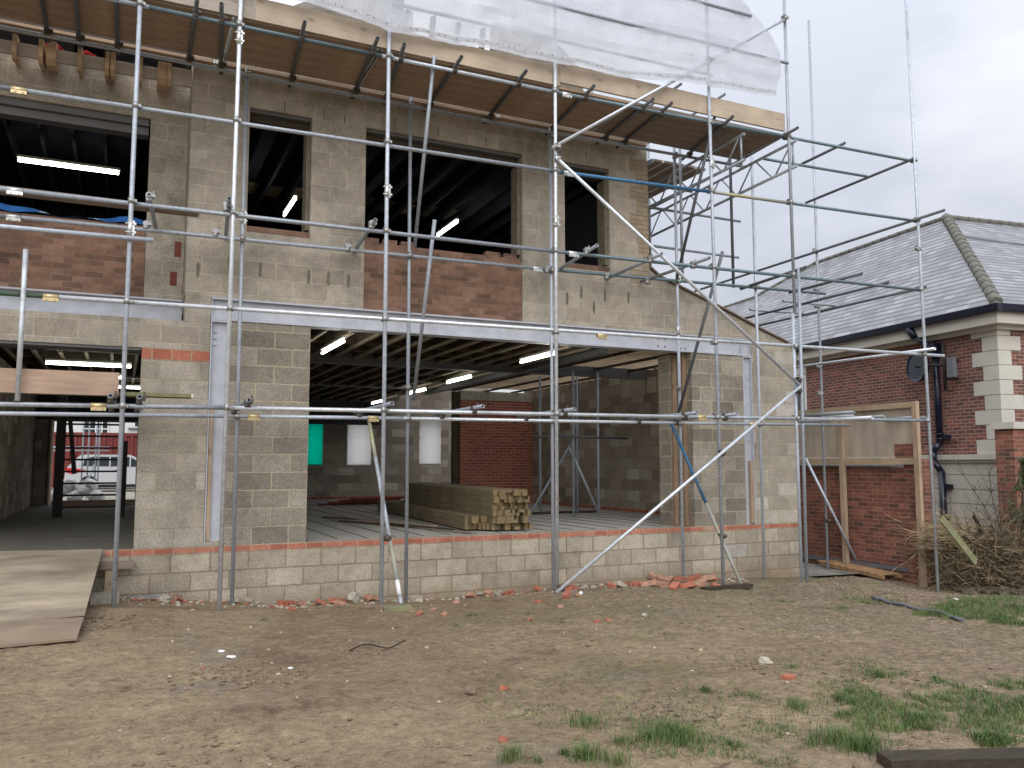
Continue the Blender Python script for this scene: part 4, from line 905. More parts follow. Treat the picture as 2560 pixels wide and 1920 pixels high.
# ---- debris sheet
bt = [(-1.6, 6.45), (-.66, 6.30), (-.02, 6.28), (.3, 6.25), (.65, 6.19), (1.6, 6.265), (2.94, 6.27), (3.9, 6.31), (5.47, 6.46), (6.74, 6.54)]
et = [(6.54, 6.74), (7.0, 6.83), (7.24, 6.82), (7.40, 6.72), (7.60, 6.60), (7.95, 6.10), (8.7, 5.2)]
mb = MB(); nx_, nz_ = 110, 34
def shp(u, v):
    x = -1.8+u*8.55; z0 = lerp_tab(bt, x)+.030*noise.noise((x*1.7, 0, 2))+.016*noise.noise((x*7, 3, 2)); z = z0+v*(8.9-z0)
    xe = lerp_tab(et, z); xx = -1.8+u*(xe+1.8)
    y = -1.60+.030*math.sin(xx*2.3+z*1.7)+.045*noise.noise((xx*.9, z*3.2, 0))+.030*abs(noise.noise((xx*1.6+z*1.5, z*5-xx, 4)))+.02*noise.noise((xx*5, z*5, 1))-.02*math.exp(-((z-z0-.62+.04*xx)/.07)**2)-.02*math.exp(-((z-z0-1.05+.05*xx)/.08)**2)
    if v > .8: y += (v-.8)*1.0
    return Vector((xx, y, z)), (xx, z)
g = [[shp(i/nx_, j/nz_) for i in range(nx_+1)] for j in range(nz_+1)]
for j in range(nz_):
    for i in range(nx_):
        q = [g[j][i], g[j][i+1], g[j+1][i+1], g[j+1][i]]; mb.quad(*[p[0] for p in q], smooth=True, uv=[p[1] for p in q])
Sh = single('debris_sheet', mb, 'sheet', 'translucent white netting sheet hung over the top lift of the scaffold', 'sheet')
def hem(dz, hgt, yo=-.006):
    mb = MB()
    for i in range(nx_):
        a, b = g[0][i][0], g[0][i+1][0]; q = [a+Vector((0, yo, dz)), b+Vector((0, yo, dz)), b+Vector((0, yo, dz+hgt)), a+Vector((0, yo, dz+hgt))]
        mb.quad(*[p-Sh.location for p in q], smooth=True, uv=[(0, 0)]*4)
    return mb
o = part('hem', hem(.055, .055), 'whiteblind', Sh, local=True)
mb = MB()
for k in range(64):
    i = int(k*1.7)+1
    if i >= nx_: break
    p = g[0][i][0]+Vector((0, -.008, .083))-Sh.location; mb.cyl(p, p+Vector((0, -.004, 0)), .008, 6)
part('eyelet', mb, 'galvdark', Sh, local=True)['kind'] = 'stuff'
# grey-white sheeting further back, over the rear gable lift
mb = MB()
P4 = [Vector((5.0, 2.0, 6.9)), Vector((6.9, 2.0, 6.3)), Vector((6.6, 8.0, 6.4)), Vector((5.0, 8.0, 7.6))]
n = 24
for j in range(n):
    for i in range(n):
        f = lambda u, v: (P4[0]*(1-u)+P4[1]*u)*(1-v)+(P4[3]*(1-u)+P4[2]*u)*v+Vector((0, 0, .08*math.sin(u*9+v*5)+.05*noise.noise((u*6, v*9, 0))))
        q = [(i/n, j/n), ((i+1)/n, j/n), ((i+1)/n, (j+1)/n), (i/n, (j+1)/n)]; mb.quad(*[f(*k) for k in q], smooth=True, uv=[(k[0]*2, k[1]*6) for k in q])
single('debris_sheet', mb, 'sheet', 'second translucent sheet behind, seen between deck and front netting at the right', 'sheet')

# ================================================================== THINGS INSIDE AND BEHIND
# stack of treated timbers
rs = random.Random(11); ang = -R(3.2)
def stick(xc, zc, w_, h_, y0, L, lab, nm='timber', mats=('treated', 'treatedend')):
    c, s_ = math.cos(ang), math.sin(ang); M_ = Matrix.Translation((3.25, .55, 0)) @ rotz(ang)
    mb = MB(); mb.box(xc-w_/2, xc+w_/2, y0, y0+L, zc, zc+h_, M_); mb.mi = [0, 0, 1, 1, 0, 0]; 
    return single(nm, mb, list(mats), lab, 'timber', 'stack of treated timbers')
z = 0.02; li_ = 0
layn = ['bottom', 'second', 'third', 'fourth', 'fifth', 'top']
while li_ < 6:
    h = (.10, .105, .095, .10, .10, .095)[li_]; x = -.30 if li_ > 1 else -.62
    while x < .29:
        w_ = min(rs.choice((.047, .047, .07, .095)), .32-x); two = rs.random() < .45 and x > -.2
        for q in range(2 if two else 1):
            y0 = rs.uniform(-.10, .13); L = 5.3+rs.uniform(-.2, .1) if li_ > 1 else 5.9
            hh = h/2 if two else h
            stick(x+w_/2, z+q*hh, w_-.003, hh-.003, y0+(.18 if li_ <= 1 and x < -.34 else 0), L, f'treated timber in the {layn[li_]} layer of the stack inside the opening')
        x += w_
    z += h; li_ += 1
for k in range(6):
    a = Vector((2.55-.12*k, .30+.35*k+.0, .005+.022*(k % 3))); mb = MB(); rot = rotz(R(14+2*k)); mb.cbox(a+Vector((-.38, 1.35, .01)), .05, 2.9-.25*k, .022, rot)
    single('lath', mb, 'oldwood' if k % 2 else 'boarddark', 'thin roofing batten lying on the floor left of the timber stack', 'timber', 'loose battens on the floor')
for k in range(4):
    mb = MB(); mb.cbox((3.1+.2*k, 9.6-.2*k, .02+.05*k), 1.6, .10, .045, rotz(R(4*k))); single('plank', mb, 'claydark', 'dark red plank on the floor deep inside, left of the timber stack', 'timber', 'dark red planks deep inside')
# interior scaffold tower on the right
I = thing('scaffold_tower', (5.85, 3.8, 0), 'small dark tube tower standing inside in front of the block side wall', 'scaffold')
def it(nm, a, b, mt='galvdull'): part(nm, MB().cyl(a, b, TR, 10, hollow=True), mt, I)
for (x, y) in ((5.60, 4.15), (6.40, 4.05), (6.30, 3.05), (5.75, 3.05)): it('standard', (x, y, .0), (x, y, 2.78))
it('ledger', (5.35, 3.0, 1.52), (6.95, 3.0, 1.50), 'galvdark'); it('ledger', (5.4, 4.1, 1.55), (6.8, 4.1, 1.55), 'galvdark')
it('brace', (5.30, 4.0, .02), (6.35, 4.1, 1.50)); it('brace', (5.70, 3.1, 1.30), (6.30, 3.05, .05))
mb = MB().box(5.15, 6.9, 4.08, 4.28, .0, .038); part('sole_board', mb, 'oldwood', I)
# dark timber stair frame in the left bay
F_ = thing('stair_frame', (-2.55, 7.2, 0), 'black timber frame of rungs standing in the left opening', 'stair frame')
for (x, y, w_) in ((-3.12, 7.0, .16), (-2.08, 7.0, .10)):
    part('post', MB().box(x-w_/2, x+w_/2, y, y+.1, .0, 2.79), 'black', F_)
part('post', MB().prism([(-3.02, 1.95), (-2.95, 1.95), (-2.82, .82), (-2.90, .82)], 1, 6.9, 6.98), 'black', F_)
for k in range(8): part('rung', MB().box(-3.05, -2.12, 7.02, 7.07, .17+.225*k, .205+.225*k), 'black', F_)
part('side_panel', MB().box(-2.03, -1.96, 6.95, 7.1, 0, 1.45), 'black', F_)
single('trestle', MB().box(-3.55, -1.2, 12.2, 12.3, .02, .12).box(-3.3, -1.0, 11.6, 11.7, 0, .05), 'toebrown', 'pale plank across the threshold of the rear doorway', 'timber')
# street beyond: car, container, white house, scaffold, sacks
CA = thing('parked_car', (-2.0, 26.7, -.09), 'white hatchback estate car parked beyond the rear doorway', 'car')
X0, Y0, ZG = -4.02, 25.9, -.09
prof = [(0, .42), (.02, .80), (.10, 1.00), (.50, 1.43), (.75, 1.47), (2.3, 1.46), (3.05, 1.10), (4.15, .86), (4.38, .62), (4.38, .30), (.06, .28)]
mb = MB(); mb.prism([(X0+a, ZG+b) for a, b in prof], 1, Y0, Y0+1.75); part('body', mb, 'carpaint', CA)
mb = MB(); mb.prism([(X0+a, ZG+b) for a, b in ((.62, 1.02), (.68, 1.30), (1.0, 1.385), (2.3, 1.37), (2.95, .98))], 1, Y0-.012, Y0); part('window', mb, 'glass', CA)
for x in (1.55, 2.28): part('pillar', MB().box(X0+x, X0+x+.05, Y0-.016, Y0-.01, ZG+.99, ZG+1.38), 'carpaint', CA)
mb = MB(); mb.prism([(X0+a, ZG+b) for a, b in ((.06, .95), (.03, .78), (.28, .70), (.72, .88))], 1, Y0-.015, Y0+.02); part('tail_light', mb, 'redlamp', CA)
mb = MB(); mb.quad((X0+.16, Y0+.2, ZG+1.06), (X0+.16, Y0+1.55, ZG+1.06), (X0+.47, Y0+1.5, ZG+1.41), (X0+.47, Y0+.25, ZG+1.41)); part('rear_window', mb, 'glass', CA)
for x in (.85, 3.55):
    wv = MB().cyl((X0+x, Y0-.02, ZG+.32), (X0+x, Y0+.2, ZG+.32), .32, 24); o = part('wheel', wv, 'rubber', CA)
    rim = MB().cyl((X0+x, Y0-.035, ZG+.32), (X0+x, Y0-.015, ZG+.32), .20, 10); q = bpy.data.objects.new('rim', mesh_of('rim', rim, 'sleeve')); COL.objects.link(q); q.parent = o
part('door_handle', MB().box(X0+1.75, X0+1.95, Y0-.03, Y0, ZG+.86, ZG+.90), 'sleeve', CA)
part('sill_trim', MB().box(X0+1.2, X0+3.2, Y0-.01, Y0+.3, ZG+.18, ZG+.29), 'rubber', CA)
mb = MB(); x = -6.2
while x < .9: mb.prism([(x, 30.055), (x+.03, 30), (x+.14, 30), (x+.17, 30.055)], 2, 0, 2.248); x += .28
mb.box(-6.2, 1.08, 29.98, 30.1, 2.25, 2.38); mb.box(-6.2, 1.0, 30.06, 32, 0, 2.3)
single('container', mb, 'redbox', 'dark red corrugated steel container behind the white car', 'container')
WH = thing('white_house', (-3, 41, -.1), 'white rendered house beyond the red container', 'house')
part('wall', MB().box(-12, 8, 40, 48, -.1, 7), 'render', WH)
for (a, b, c, d) in ((-3.95, -2.75, 2.5, 3.75), (-1.45, -.6, 3.05, 4.2)):
    o = part('window', MB().box(a, b, 39.95, 40.0, c, d), 'glass', WH)
    mb = MB()
    for k in range(5): x = a+(b-a)*k/4; mb.box(x-.03, x+.03, 39.92, 39.95, c, d)
    for k in range(4): z = c+(d-c)*k/3; mb.box(a, b, 39.915, 39.92, z-.025, z+.025)
    q = bpy.data.objects.new('glazing_bar', mesh_of('glazing_bar', mb, 'white')); COL.objects.link(q); q.parent = o
    part('sill', MB().box(a-.3, b+.3, 39.8, 40, c-.12, c-.04), 'lead', WH)
RS = thing('street_scaffold', (-2.9, 18, -.1), 'narrow tube scaffold outside the rear doorway in front of the white car', 'scaffold')
for (x, y) in ((-3.15, 18.3), (-3.02, 19.2), (-2.78, 18.3), (-2.72, 19.4)): part('standard', MB().cyl((x, y, -.1), (x, y, 4), TR, 8), 'galv', RS)
for z in (1.42, 1.52): part('ledger', MB().cyl((-4.2, 18.3, z), (-2.4, 18.3, z), TR, 8), 'galv', RS)
part('brace', MB().cyl((-3.15, 18.3, -.1), (-2.8, 18.3, 1.0), TR, 8), 'galv', RS)
rk = random.Random(5)
for k in range(7):
    mb = MB(); mb.lump((-3.65+.17*k, 14.3+.1*(k % 3), .12+.16*(k % 3)), .22, .2, .17, k, 12, .22)
    single('rubble_sack', mb, 'sack', 'crumpled white sack in the heap outside the rear doorway', 'sack', 'white sacks outside the rear doorway')
# blue tarpaulin over the sill of the upper left opening
mb = MB(); n = 26
for i in range(n):
    def tp(i, j): x = -3.75+1.9*i/n; return Vector((x, .44+.10*j+.01*math.sin(i*1.7), 4.03+.015*math.sin(i*.9)+(.05+.05*math.sin(i*.35))*(j == 1)+.03*(j == 2)))
    for j in range(2): mb.quad(tp(i, j), tp(i+1, j), tp(i+1, j+1), tp(i, j+1), smooth=True)
single('tarpaulin', mb, 'bluetarp', 'blue tarpaulin laid over the brick sill of the upper left opening', 'tarpaulin')
for k, (x, z) in enumerate(((-3.05, 6.13), (-2.65, 6.10))):
    mb = MB().lump((x, .45, z), .14, .1, .055, k, 12, .25); single('cloth', mb, 'redcloth', ['larger', 'smaller'][k]+' red cloth bundle on the rafters at the top left', 'cloth')

# ================================================================== FOREGROUND: RAMP, RUBBLE, TIMBER, PLANTS
def on_ground(px, py):
    """where a photographed ground point meets the modelled ground"""
    z = -.6
    for _ in range(12):
        p = PX(px, py, 2, z); z = .5*z+.5*gz(p.x, p.y)
    p = PX(px, py, 2, z); return Vector((p.x, p.y, gz(p.x, p.y)))
def ramp_sheet(name, pts, label, t=.02, mat='rampply'):
    mb = MB(); n = 12
    a, b, c, d = pts
    def f(u, v): p = (a*(1-u)+b*u)*(1-v)+(d*(1-u)+c*u)*v; p.z += .010*math.sin(u*7+v*4); return p
    for (dz, fl) in ((0, 0), (-t, 1)):
        for j in range(n):
            for i in range(n):
                q = [f(i/n, j/n), f((i+1)/n, j/n), f((i+1)/n, (j+1)/n), f(i/n, (j+1)/n)]; q = [k+Vector((0, 0, dz)) for k in q]
                mb.quad(*(reversed(q) if fl else q))
    for i in range(n):
        for (u0, v0, u1, v1) in ((i/n, 0, (i+1)/n, 0), (1, i/n, 1, (i+1)/n), (0, (i+1)/n, 0, i/n), ((i+1)/n, 1, i/n, 1)):
            p, q = f(u0, v0), f(u1, v1); mb.quad(p-Vector((0, 0, t)), q-Vector((0, 0, t)), q, p)
    return single(name, mb, mat, label, 'ramp')
ramp_sheet('plywood_ramp', [Vector((-4.8, -2.45, -.33)), Vector((-2.315, -2.45, -.325)), Vector((-2.23, .02, .03)), Vector((-4.8, .02, .03))], 'upper muddy plywood sheet sloping from the earth to the floor at the left')
ramp_sheet('plywood_ramp', [Vector((-4.8, -3.13, -.40)), Vector((-2.345, -3.16, -.405)), Vector((-2.32, -2.40, -.335)), Vector((-4.8, -2.40, -.345))], 'lower brown plywood strip at the foot of the ramp', mat='rampfoot')
RP = thing('ramp_prop', (-2.12, -.12, -.56), 'short timber prop and crosspiece under the edge of the plywood ramp', 'prop')
part('post', MB().box(-2.19, -2.10, -.16, -.06, -.62, -.20), 'pallety', RP); part('crosspiece', MB().box(-2.24, -1.90, -.18, -.05, -.20, -.12), 'boarddark', RP)
single('block', MB().cbox(on_ground(222, 1303)+Vector((0, 0, .05)), .30, .2, .13, rotz(.2)), 'rubble', 'grey block offcut under the ramp prop', 'block')

# broken bricks along the foot of the wall
rb = random.Random(21)
def brick(p, sc_, rot, mat, label, perf=False, L=.215):
    M_ = Matrix.Translation(p) @ rot; mb = MB(); bm = bmesh.new()
    l = L*sc_; r = rb
    pts = []
    q_ = min(1, .35+sc_*.8); mb.box(-l/2, l/2, -.051*q_, .051*q_, -.0325*q_, .0325*q_)
    for i in range(8):
        v = mb.v[i]; j = .012 if L > .2 and sc_ > .95 else .028
        if v.x > 0: v += Vector((r.uniform(-j, j), r.uniform(-j, j)*.5, r.uniform(-j, j)*.5))
    if perf:
        mb.cur = 1
        for k in (-.06, 0, .06): mb.cyl((k*sc_*1.05, -.0515, 0), (k*sc_*1.05, -.045, 0), .0155, 10)
        for k in range(5): x = -l/2+l*(k+.5)/5; mb.box(x-.008, x+.004, .0505, .052, -.028, .028)
    mb.v = [M_ @ v for v in mb.v]
    return single('brick_fragment', mb, [mat, 'claydark'], label, 'brick', 'broken bricks along the foot of the wall')
spots = [(612, 1300, 1, 'clay', 1), (640, 1296, .5, 'clay', 0), (660, 1305, .35, 'stone', 0), (683, 1298, .5, 'clay', 0), (700, 1300, .4, 'rubble', 0), (722, 1298, 1, 'clay', 1), (735, 1306, .7, 'clay', 0), (748, 1300, .4, 'clay', 0), (778, 1290, .5, 'clay', 1), (795, 1297, .5, 'clay', 0), (806, 1300, .6, 'clay', 0),
 (884, 1293, .9, 'stone', 0), (905, 1300, .3, 'stone', 0), (628, 1319, .4, 'clay', 0), (385, 1297, .5, 'clay', 1), (1000, 1285, .6, 'clay', 1), (1015, 1288, .4, 'clay', 0), (1042, 1283, .5, 'clay', 0), (1062, 1284, .4, 'rubble', 0), (1155, 1275, .5, 'clay', 0), (1098, 1284, .6, 'clay', 1),
 (1232, 1277, .8, 'clay', 1), (1320, 1270, .5, 'clay', 0), (1340, 1268, .8, 'stone', 0), (1378, 1266, .8, 'clay', 1), (1402, 1266, 1, 'clay', 0), (1415, 1256, 1, 'clay', 0), (1432, 1268, .6, 'clay', 0), (1445, 1262, .8, 'clay', 1), (1456, 1272, .7, 'clay', 0), (1470, 1262, .8, 'clay', 1), (1484, 1270, 1, 'clay', 0), (1500, 1258, 1, 'clay', 0), (1512, 1268, 1, 'clay', 1), (1528, 1262, .8, 'clay', 1), (1545, 1270, .5, 'clay', 0),
 (1225, 1292, .5, 'clay', 0), (1250, 1288, .4, 'clay', 0), (1163, 1302, .35, 'clay', 0), (960, 1330, .4, 'clay', 0), (1212, 1312, .25, 'clay', 0), (906, 1327, .4, 'clay', 0), (985, 1305, .3, 'clay', 0), (935, 1318, .25, 'clay', 0), (1145, 1340, .25, 'clay', 0), (1312, 1340, .25, 'clay', 0), (1290, 1345, .25, 'clay', 0), (1090, 1490, .3, 'clay', 0), (1085, 1600, .25, 'clay', 0), (440, 1442, .2, 'clay', 0)]
zone = lambda x: 'left of the low paired poles' if x < 480 else 'between the low paired poles and the leaning prop' if x < 860 else 'between the leaning prop and the shiny brace' if x < 1200 else 'in the heap right of the shiny brace'
seen_l = {}
for (px, py, sc_, mat, perf) in spots:
    p = on_ground(px, py); flat = sc_ < .45
    if sc_ > .45 and p.y > -.12: p.y = -.12
    if sc_ > .45: p.z = gz(p.x, p.y)
    z_ = .03 if flat else .045+rb.uniform(0, .02)
    if 1400 <= px <= 1530 and py < 1266: z_ += .045
    col = {'clay': 'orange', 'stone': 'pale', 'rubble': 'grey'}[mat]
    lb = f"{'holed' if perf else ('small' if flat else 'broken')} {col} brick piece " + ('on the bare earth away from the wall' if py > 1318 else zone(px))
    rot = Matrix.Rotation(rb.uniform(-.9, .9), 4, 'Z') @ Matrix.Rotation(rb.uniform(-.5, .5), 4, 'Y') @ Matrix.Rotation(rb.uniform(-.4, .4), 4, 'X')
    brick(p+Vector((0, 0, z_-.022 if not flat else .006)), sc_ if py < 1318 else sc_*.7, rot, mat if mat != 'clay' else rb.choice(('clay', 'claydust')), lb, bool(perf) and not flat)
# larger lumps and flat offcuts
def lumpthing(px, py, r, mat, name, label, cat, h=.5, seed=1, dz=0):
    p = on_ground(px, py); return single(name, MB().lump(p+Vector((0, 0, r*h*.5+dz)), r, r*.75, r*h, seed, 12, .22), mat, label, cat)
lumpthing(762, 1300, .11, 'rubble', 'concrete_lump', 'pitted grey concrete lump against the wall beside the tilted brick pieces', 'rubble', .75, 3)
lumpthing(507, 1303, .09, 'rubble', 'concrete_lump', 'grey mortar lump right of the paired poles', 'rubble', .6, 4)
lumpthing(540, 1302, .08, 'rubble', 'concrete_lump', 'pale mortar lump farther right of the paired poles', 'rubble', .6, 5)
lumpthing(355, 1300, .10, 'rubble', 'concrete_lump', 'crumbled mortar heap between the leftmost pole and the orange brick', 'rubble', .5, 6)
lumpthing(1652, 1436, .06, 'stone', 'stone', 'round pale stone on the bare earth right of centre', 'stone', .7, 7)
lumpthing(1018, 1500, .05, 'clod', 'clod', 'single dark clod in the middle of the bare earth', 'clod', .8, 8)
lumpthing(1392, 1330, .03, 'stone', 'stone', 'small pale stone near the foot of the shiny brace', 'stone', .6, 9)
lumpthing(1255, 1283, .03, 'litter', 'stone', 'tiny white stone just right of the brace foot', 'stone', .7, 10)
single('timber_offcut', MB().cbox(on_ground(858, 1318)+Vector((-.0, 0, .02)), .30, .16, .045, rotz(-.15)), 'mossy', 'timber sole plate under the foot of the white-banded prop', 'timber')
single('timber_offcut', MB().cbox(on_ground(1568, 1272)+Vector((.02, 0, .02)), .80, .12, .05, rotz(.03)), 'oldwood', 'dark timber sole plate under the yellow prop foot', 'timber')
single('timber_offcut', MB().cbox(on_ground(1228, 1283)+Vector((0, 0, .015)), .28, .09, .03, rotz(.5)), 'boarddark', 'thin timber packer under the shiny brace foot', 'timber')
single('timber_offcut', MB().cbox(on_ground(1040, 1285)+Vector((0, 0, .025)), .62, .07, .03, rotz(.12)), 'rubble', 'pale grey lath lying along the foot of the wall', 'timber')
single('brick_fragment', MB().cbox(on_ground(1703, 1467)+Vector((0, 0, .012)), .10, .07, .03, rotz(.3)), 'clay', 'lone orange brick piece among the grass tufts at the right', 'brick')
mb = MB(); p = on_ground(820, 1403); pts = [p+Vector((-.25+.06*k, .05*math.sin(k*.9), .015+.03*math.sin(k*.6)**2)) for k in range(9)]; mb.path(pts, .006, 6); single('strap', mb, 'black', 'curled dark strap lying on the bare earth', 'strap')
mb = MB(); p = on_ground(1885, 1295); q = on_ground(2080, 1345)
pts = [p.lerp(q, k/10) for k in range(11)]; pts = [Vector((v.x, v.y, gz(v.x, v.y)+.022+.006*math.sin(k*2))) for k, v in enumerate(pts)]
mb.path(pts, .020, 7); single('hose', mb, 'lead', 'grey pipe lying along the edge of the grass at the right', 'pipe')
for k, (px, py, lb) in enumerate(((498, 1421, 'largest white scrap of litter on the earth left of centre'), (478, 1409, 'tiny white scrap just above the larger scrap of litter'), (628, 1446, 'thin white scrap right of the larger scrap of litter'), (2065, 1296, 'white broken scraps beside the foot of the far right pole'))):
    p = on_ground(px, py); mb = MB(); mb.lump(p+Vector((0, 0, .008)), .05 if k in (0, 3) else .025, .03, .010, k, 8, .35); single('litter', mb, 'litter', lb, 'litter')
# dark heavy timber in the right foreground corner
p = PX(1915, 1640, 2, -.46); q = PX(2260, 1632, 2, -.46); d = (q-p); d.z = 0; L = d.length+.8; u_ = d.normalized(); a_ = math.atan2(u_.y, u_.x)
zt = max(gz(p.x+.1, p.y), gz(p.x+.6, p.y))
M_ = Matrix.Translation((p.x, p.y, zt)) @ rotz(a_); mb = MB().box(0, L, -.045, .105, -.02, .062, M_)
single('heavy_timber', mb, 'oldwood', 'dark creosoted beam lying in the bottom right corner', 'timber')
# pallet-like decking frame by the alley
PA = thing('pallet', (10.2, .4, -1.0), 'orange slatted decking panel tilted on the ground beside the alley', 'pallet')
a, b, c, d = PX(1765, 1216, 2, -.88), PX(1905, 1248, 2, -.97), PX(1990, 1243, 2, -.93), PX(1880, 1214, 2, -.84)
for v in (a, b, c, d): v.z = max(v.z, gz(v.x, v.y)+.02)
for k in range(9):
    t0, t1 = k/9, (k+.60)/9; mb = MB(); q = [a.lerp(b, t0), d.lerp(c, t0), d.lerp(c, t1), a.lerp(b, t1)]
    mb.quad(*[v+Vector((0, 0, .05)) for v in q]); mb.quad(*[v+Vector((0, 0, .028)) for v in reversed(q)])
    for i in range(4): v0, v1 = q[i], q[(i+1) % 4]; mb.quad(v0+Vector((0, 0, .028)), v1+Vector((0, 0, .028)), v1+Vector((0, 0, .05)), v0+Vector((0, 0, .05)))
    part('slat', mb, 'pallet', PA)
for t in (.05, .5, .93):
    e, f = a.lerp(d, t), b.lerp(c, t); mb = MB(); ang = math.atan2((f-e).y, (f-e).x); mb.cbox((e+f)/2+Vector((0, 0, .0)), (f-e).length, .05, .055, rotz(ang) @ Matrix.Rotation(-math.asin((f-e).z/(f-e).length), 4, 'Y')); part('bearer', mb, 'pallet', PA)
single('plank', MB().cbox(on_ground(1800, 1205)+Vector((0, .2, .03)), .9, .16, .04, rotz(-.35)), 'boarddark', 'short plank lying between the building corner and the slatted panel', 'plank')

# ---- heap of cut branches against the boundary wall
rh = random.Random(4)
def twig(mb, p, d, L, r, n=4, curl=.5, sides=4):
    pts = [p.copy()]; d = d.normalized()
    for k in range(n):
        d = (d+Vector((rh.uniform(-1, 1), rh.uniform(-1, 1), rh.uniform(-1, 1)))*curl*.5).normalized(); pts.append(pts[-1]+d*L/n)
    mb.path(pts, r, sides, .4); return pts
mb = MB()
C0, C1 = Vector((10.55, -1.2, -1.05)), Vector((11.9, -1.85, -1.05))
for k in range(3000):
    t = rh.random(); c = C0.lerp(C1, t); hh = .95-.35*abs(t-.1)+(.1 if t > .7 else 0)
    u = rh.random()**1.0
    p = c+Vector((rh.gauss(0, .26), rh.gauss(0, .26), hh*u*.95)); d = Vector((rh.uniform(-1, 1), rh.uniform(-1, .6), rh.uniform(-.5, .6)))
    mb.cur = 0 if rh.random() < .72 else 1
    twig(mb, p, d, rh.uniform(.25, .9), rh.uniform(.004, .009), 3, .8, 3)
for k in range(420):
    p = Vector((10.6, -1.35, -.18))+Vector((rh.gauss(0, .33), rh.gauss(0, .2), rh.gauss(0, .13))); mb.cur = 1
    twig(mb, p, Vector((-1, -.15+rh.uniform(-.4, .4), rh.uniform(-.25, .5))), rh.uniform(.3, .7), rh.uniform(.003, .006), 3, .5, 3)
for v in mb.v: v.z = max(v.z, -1.12)
single('branch_pile', mb, ['twig', 'straw'], 'tangled heap of cut branches and straw stems against the end of the brick wall', 'branch pile')
mb = MB()
for k in range(160):
    p = C0.lerp(C1, rh.random())+Vector((rh.gauss(0, .4), rh.gauss(-.4, .2), .02)); mb.lump(p, rh.uniform(.05, .14), rh.uniform(.05, .12), rh.uniform(.02, .05), k, 8, .4)
single('leaf_litter', mb, 'bark', None, None, None, 'stuff')
def fence_bit(p0, p1, w_, mat, label, t=.025):
    p0, p1 = Vector(p0), Vector(p1); d = (p1-p0).normalized(); s_ = d.cross(Vector((.3, -1, 0))).normalized()*w_/2; n_ = d.cross(s_).normalized()*t
    mb = MB(); q = [p0-s_, p1-s_, p1+s_, p0+s_]; mb.quad(*q); mb.quad(*[v+n_ for v in reversed(q)])
    for i in range(4): mb.quad(q[i], q[(i+1) % 4], q[(i+1) % 4]+n_, q[i]+n_)
    single('broken_board', mb, mat, label, 'board')
Yb = -2.0
f = lambda x, y, Y=Yb: PX(x, y, 1, Y)
fence_bit(f(2036, 1120), f(2110, 1215), .13, 'mossy', 'mossy split board with a pale broken tip leaning on the branch heap')
fence_bit(f(2105, 1112, -1.6), f(2148, 1215, -1.6), .07, 'oldwood', 'dark curved board standing upright behind the branch heap')
fence_bit(f(2140, 1140, -1.7), f(2190, 1205, -1.7), .13, 'oldwood', 'dark pointed board leaning right of the curved one')
fence_bit(f(2050, 1160, -1.5), f(2215, 1178, -1.5), .12, 'oldwood', 'upper dark rail slanting across the branch heap')
fence_bit(f(2090, 1180, -1.45), f(2230, 1208, -1.45), .13, 'oldwood', 'lower dark rail slanting across the branch heap')
# ---- bare shrub at the right edge
SH = thing('shrub', (PX(2185, 1215, 1, -1.85).x, -1.85, -1.05), 'bare twiggy shrub with a few small leaves at the right edge', 'shrub')
mb = MB(); lf = MB(); tips = []
root = PX(2185, 1215, 1, -1.85); root.z = gz(root.x, root.y)
for k in range(11):
    d = Vector((rh.uniform(-.75, .25), rh.uniform(-.3, .3), 1.0)); pts = twig(mb, root+Vector((rh.uniform(-.15, .25), rh.uniform(-.15, .15), 0)), d, rh.uniform(1.1, 2.1), .013, 7, .28, 5)
    for q in pts[2:]:
        for _ in range(3):
            p2 = twig(mb, q, Vector((rh.uniform(-1, .7), rh.uniform(-.7, .7), rh.uniform(.1, 1))), rh.uniform(.2, .6), .005, 4, .5, 3); tips += p2[1:]
def leafquad(m_, p, s_):
    a = Vector((rh.uniform(-1, 1), rh.uniform(-1, 1), rh.uniform(-1, 1))).normalized(); b = a.orthogonal().normalized(); m_.quad(p-a*s_, p-b*s_*.5, p+a*s_, p+b*s_*.5)
for q in tips:
    if rh.random() < .30: leafquad(lf, q, rh.uniform(.012, .03))
part('stem', mb, 'bark', SH); part('foliage', lf, 'leaf', SH)
EC = PX(2222, 1100, 1, -1.95)
EV = thing('evergreen_bush', (EC.x, EC.y, -1.05), 'dense mossy green bush cut off by the right edge of the picture', 'bush')
mb = MB(); lf = MB()
for k in range(6): twig(mb, Vector((EC.x, EC.y, -1.1)), Vector((rh.uniform(-.25, .3), rh.uniform(-.2, .2), 1)), 1.9, .03, 6, .2, 6)
for k in range(16000):
    z = rh.uniform(-.9, 1.10); r_ = .20+.12*math.sin(z*5)+.08*noise.noise((z*3, k % 7, 0)); a = rh.uniform(0, 6.28); rr = r_*rh.uniform(.3, 1.0)
    p = Vector((EC.x+rr*math.cos(a), EC.y+rr*math.sin(a), z))
    if noise.noise(p*3.2) > -.15: leafquad(lf, p, rh.uniform(.010, .024))
part('stem', mb, 'bark', EV); part('foliage', lf, 'leaf', EV)

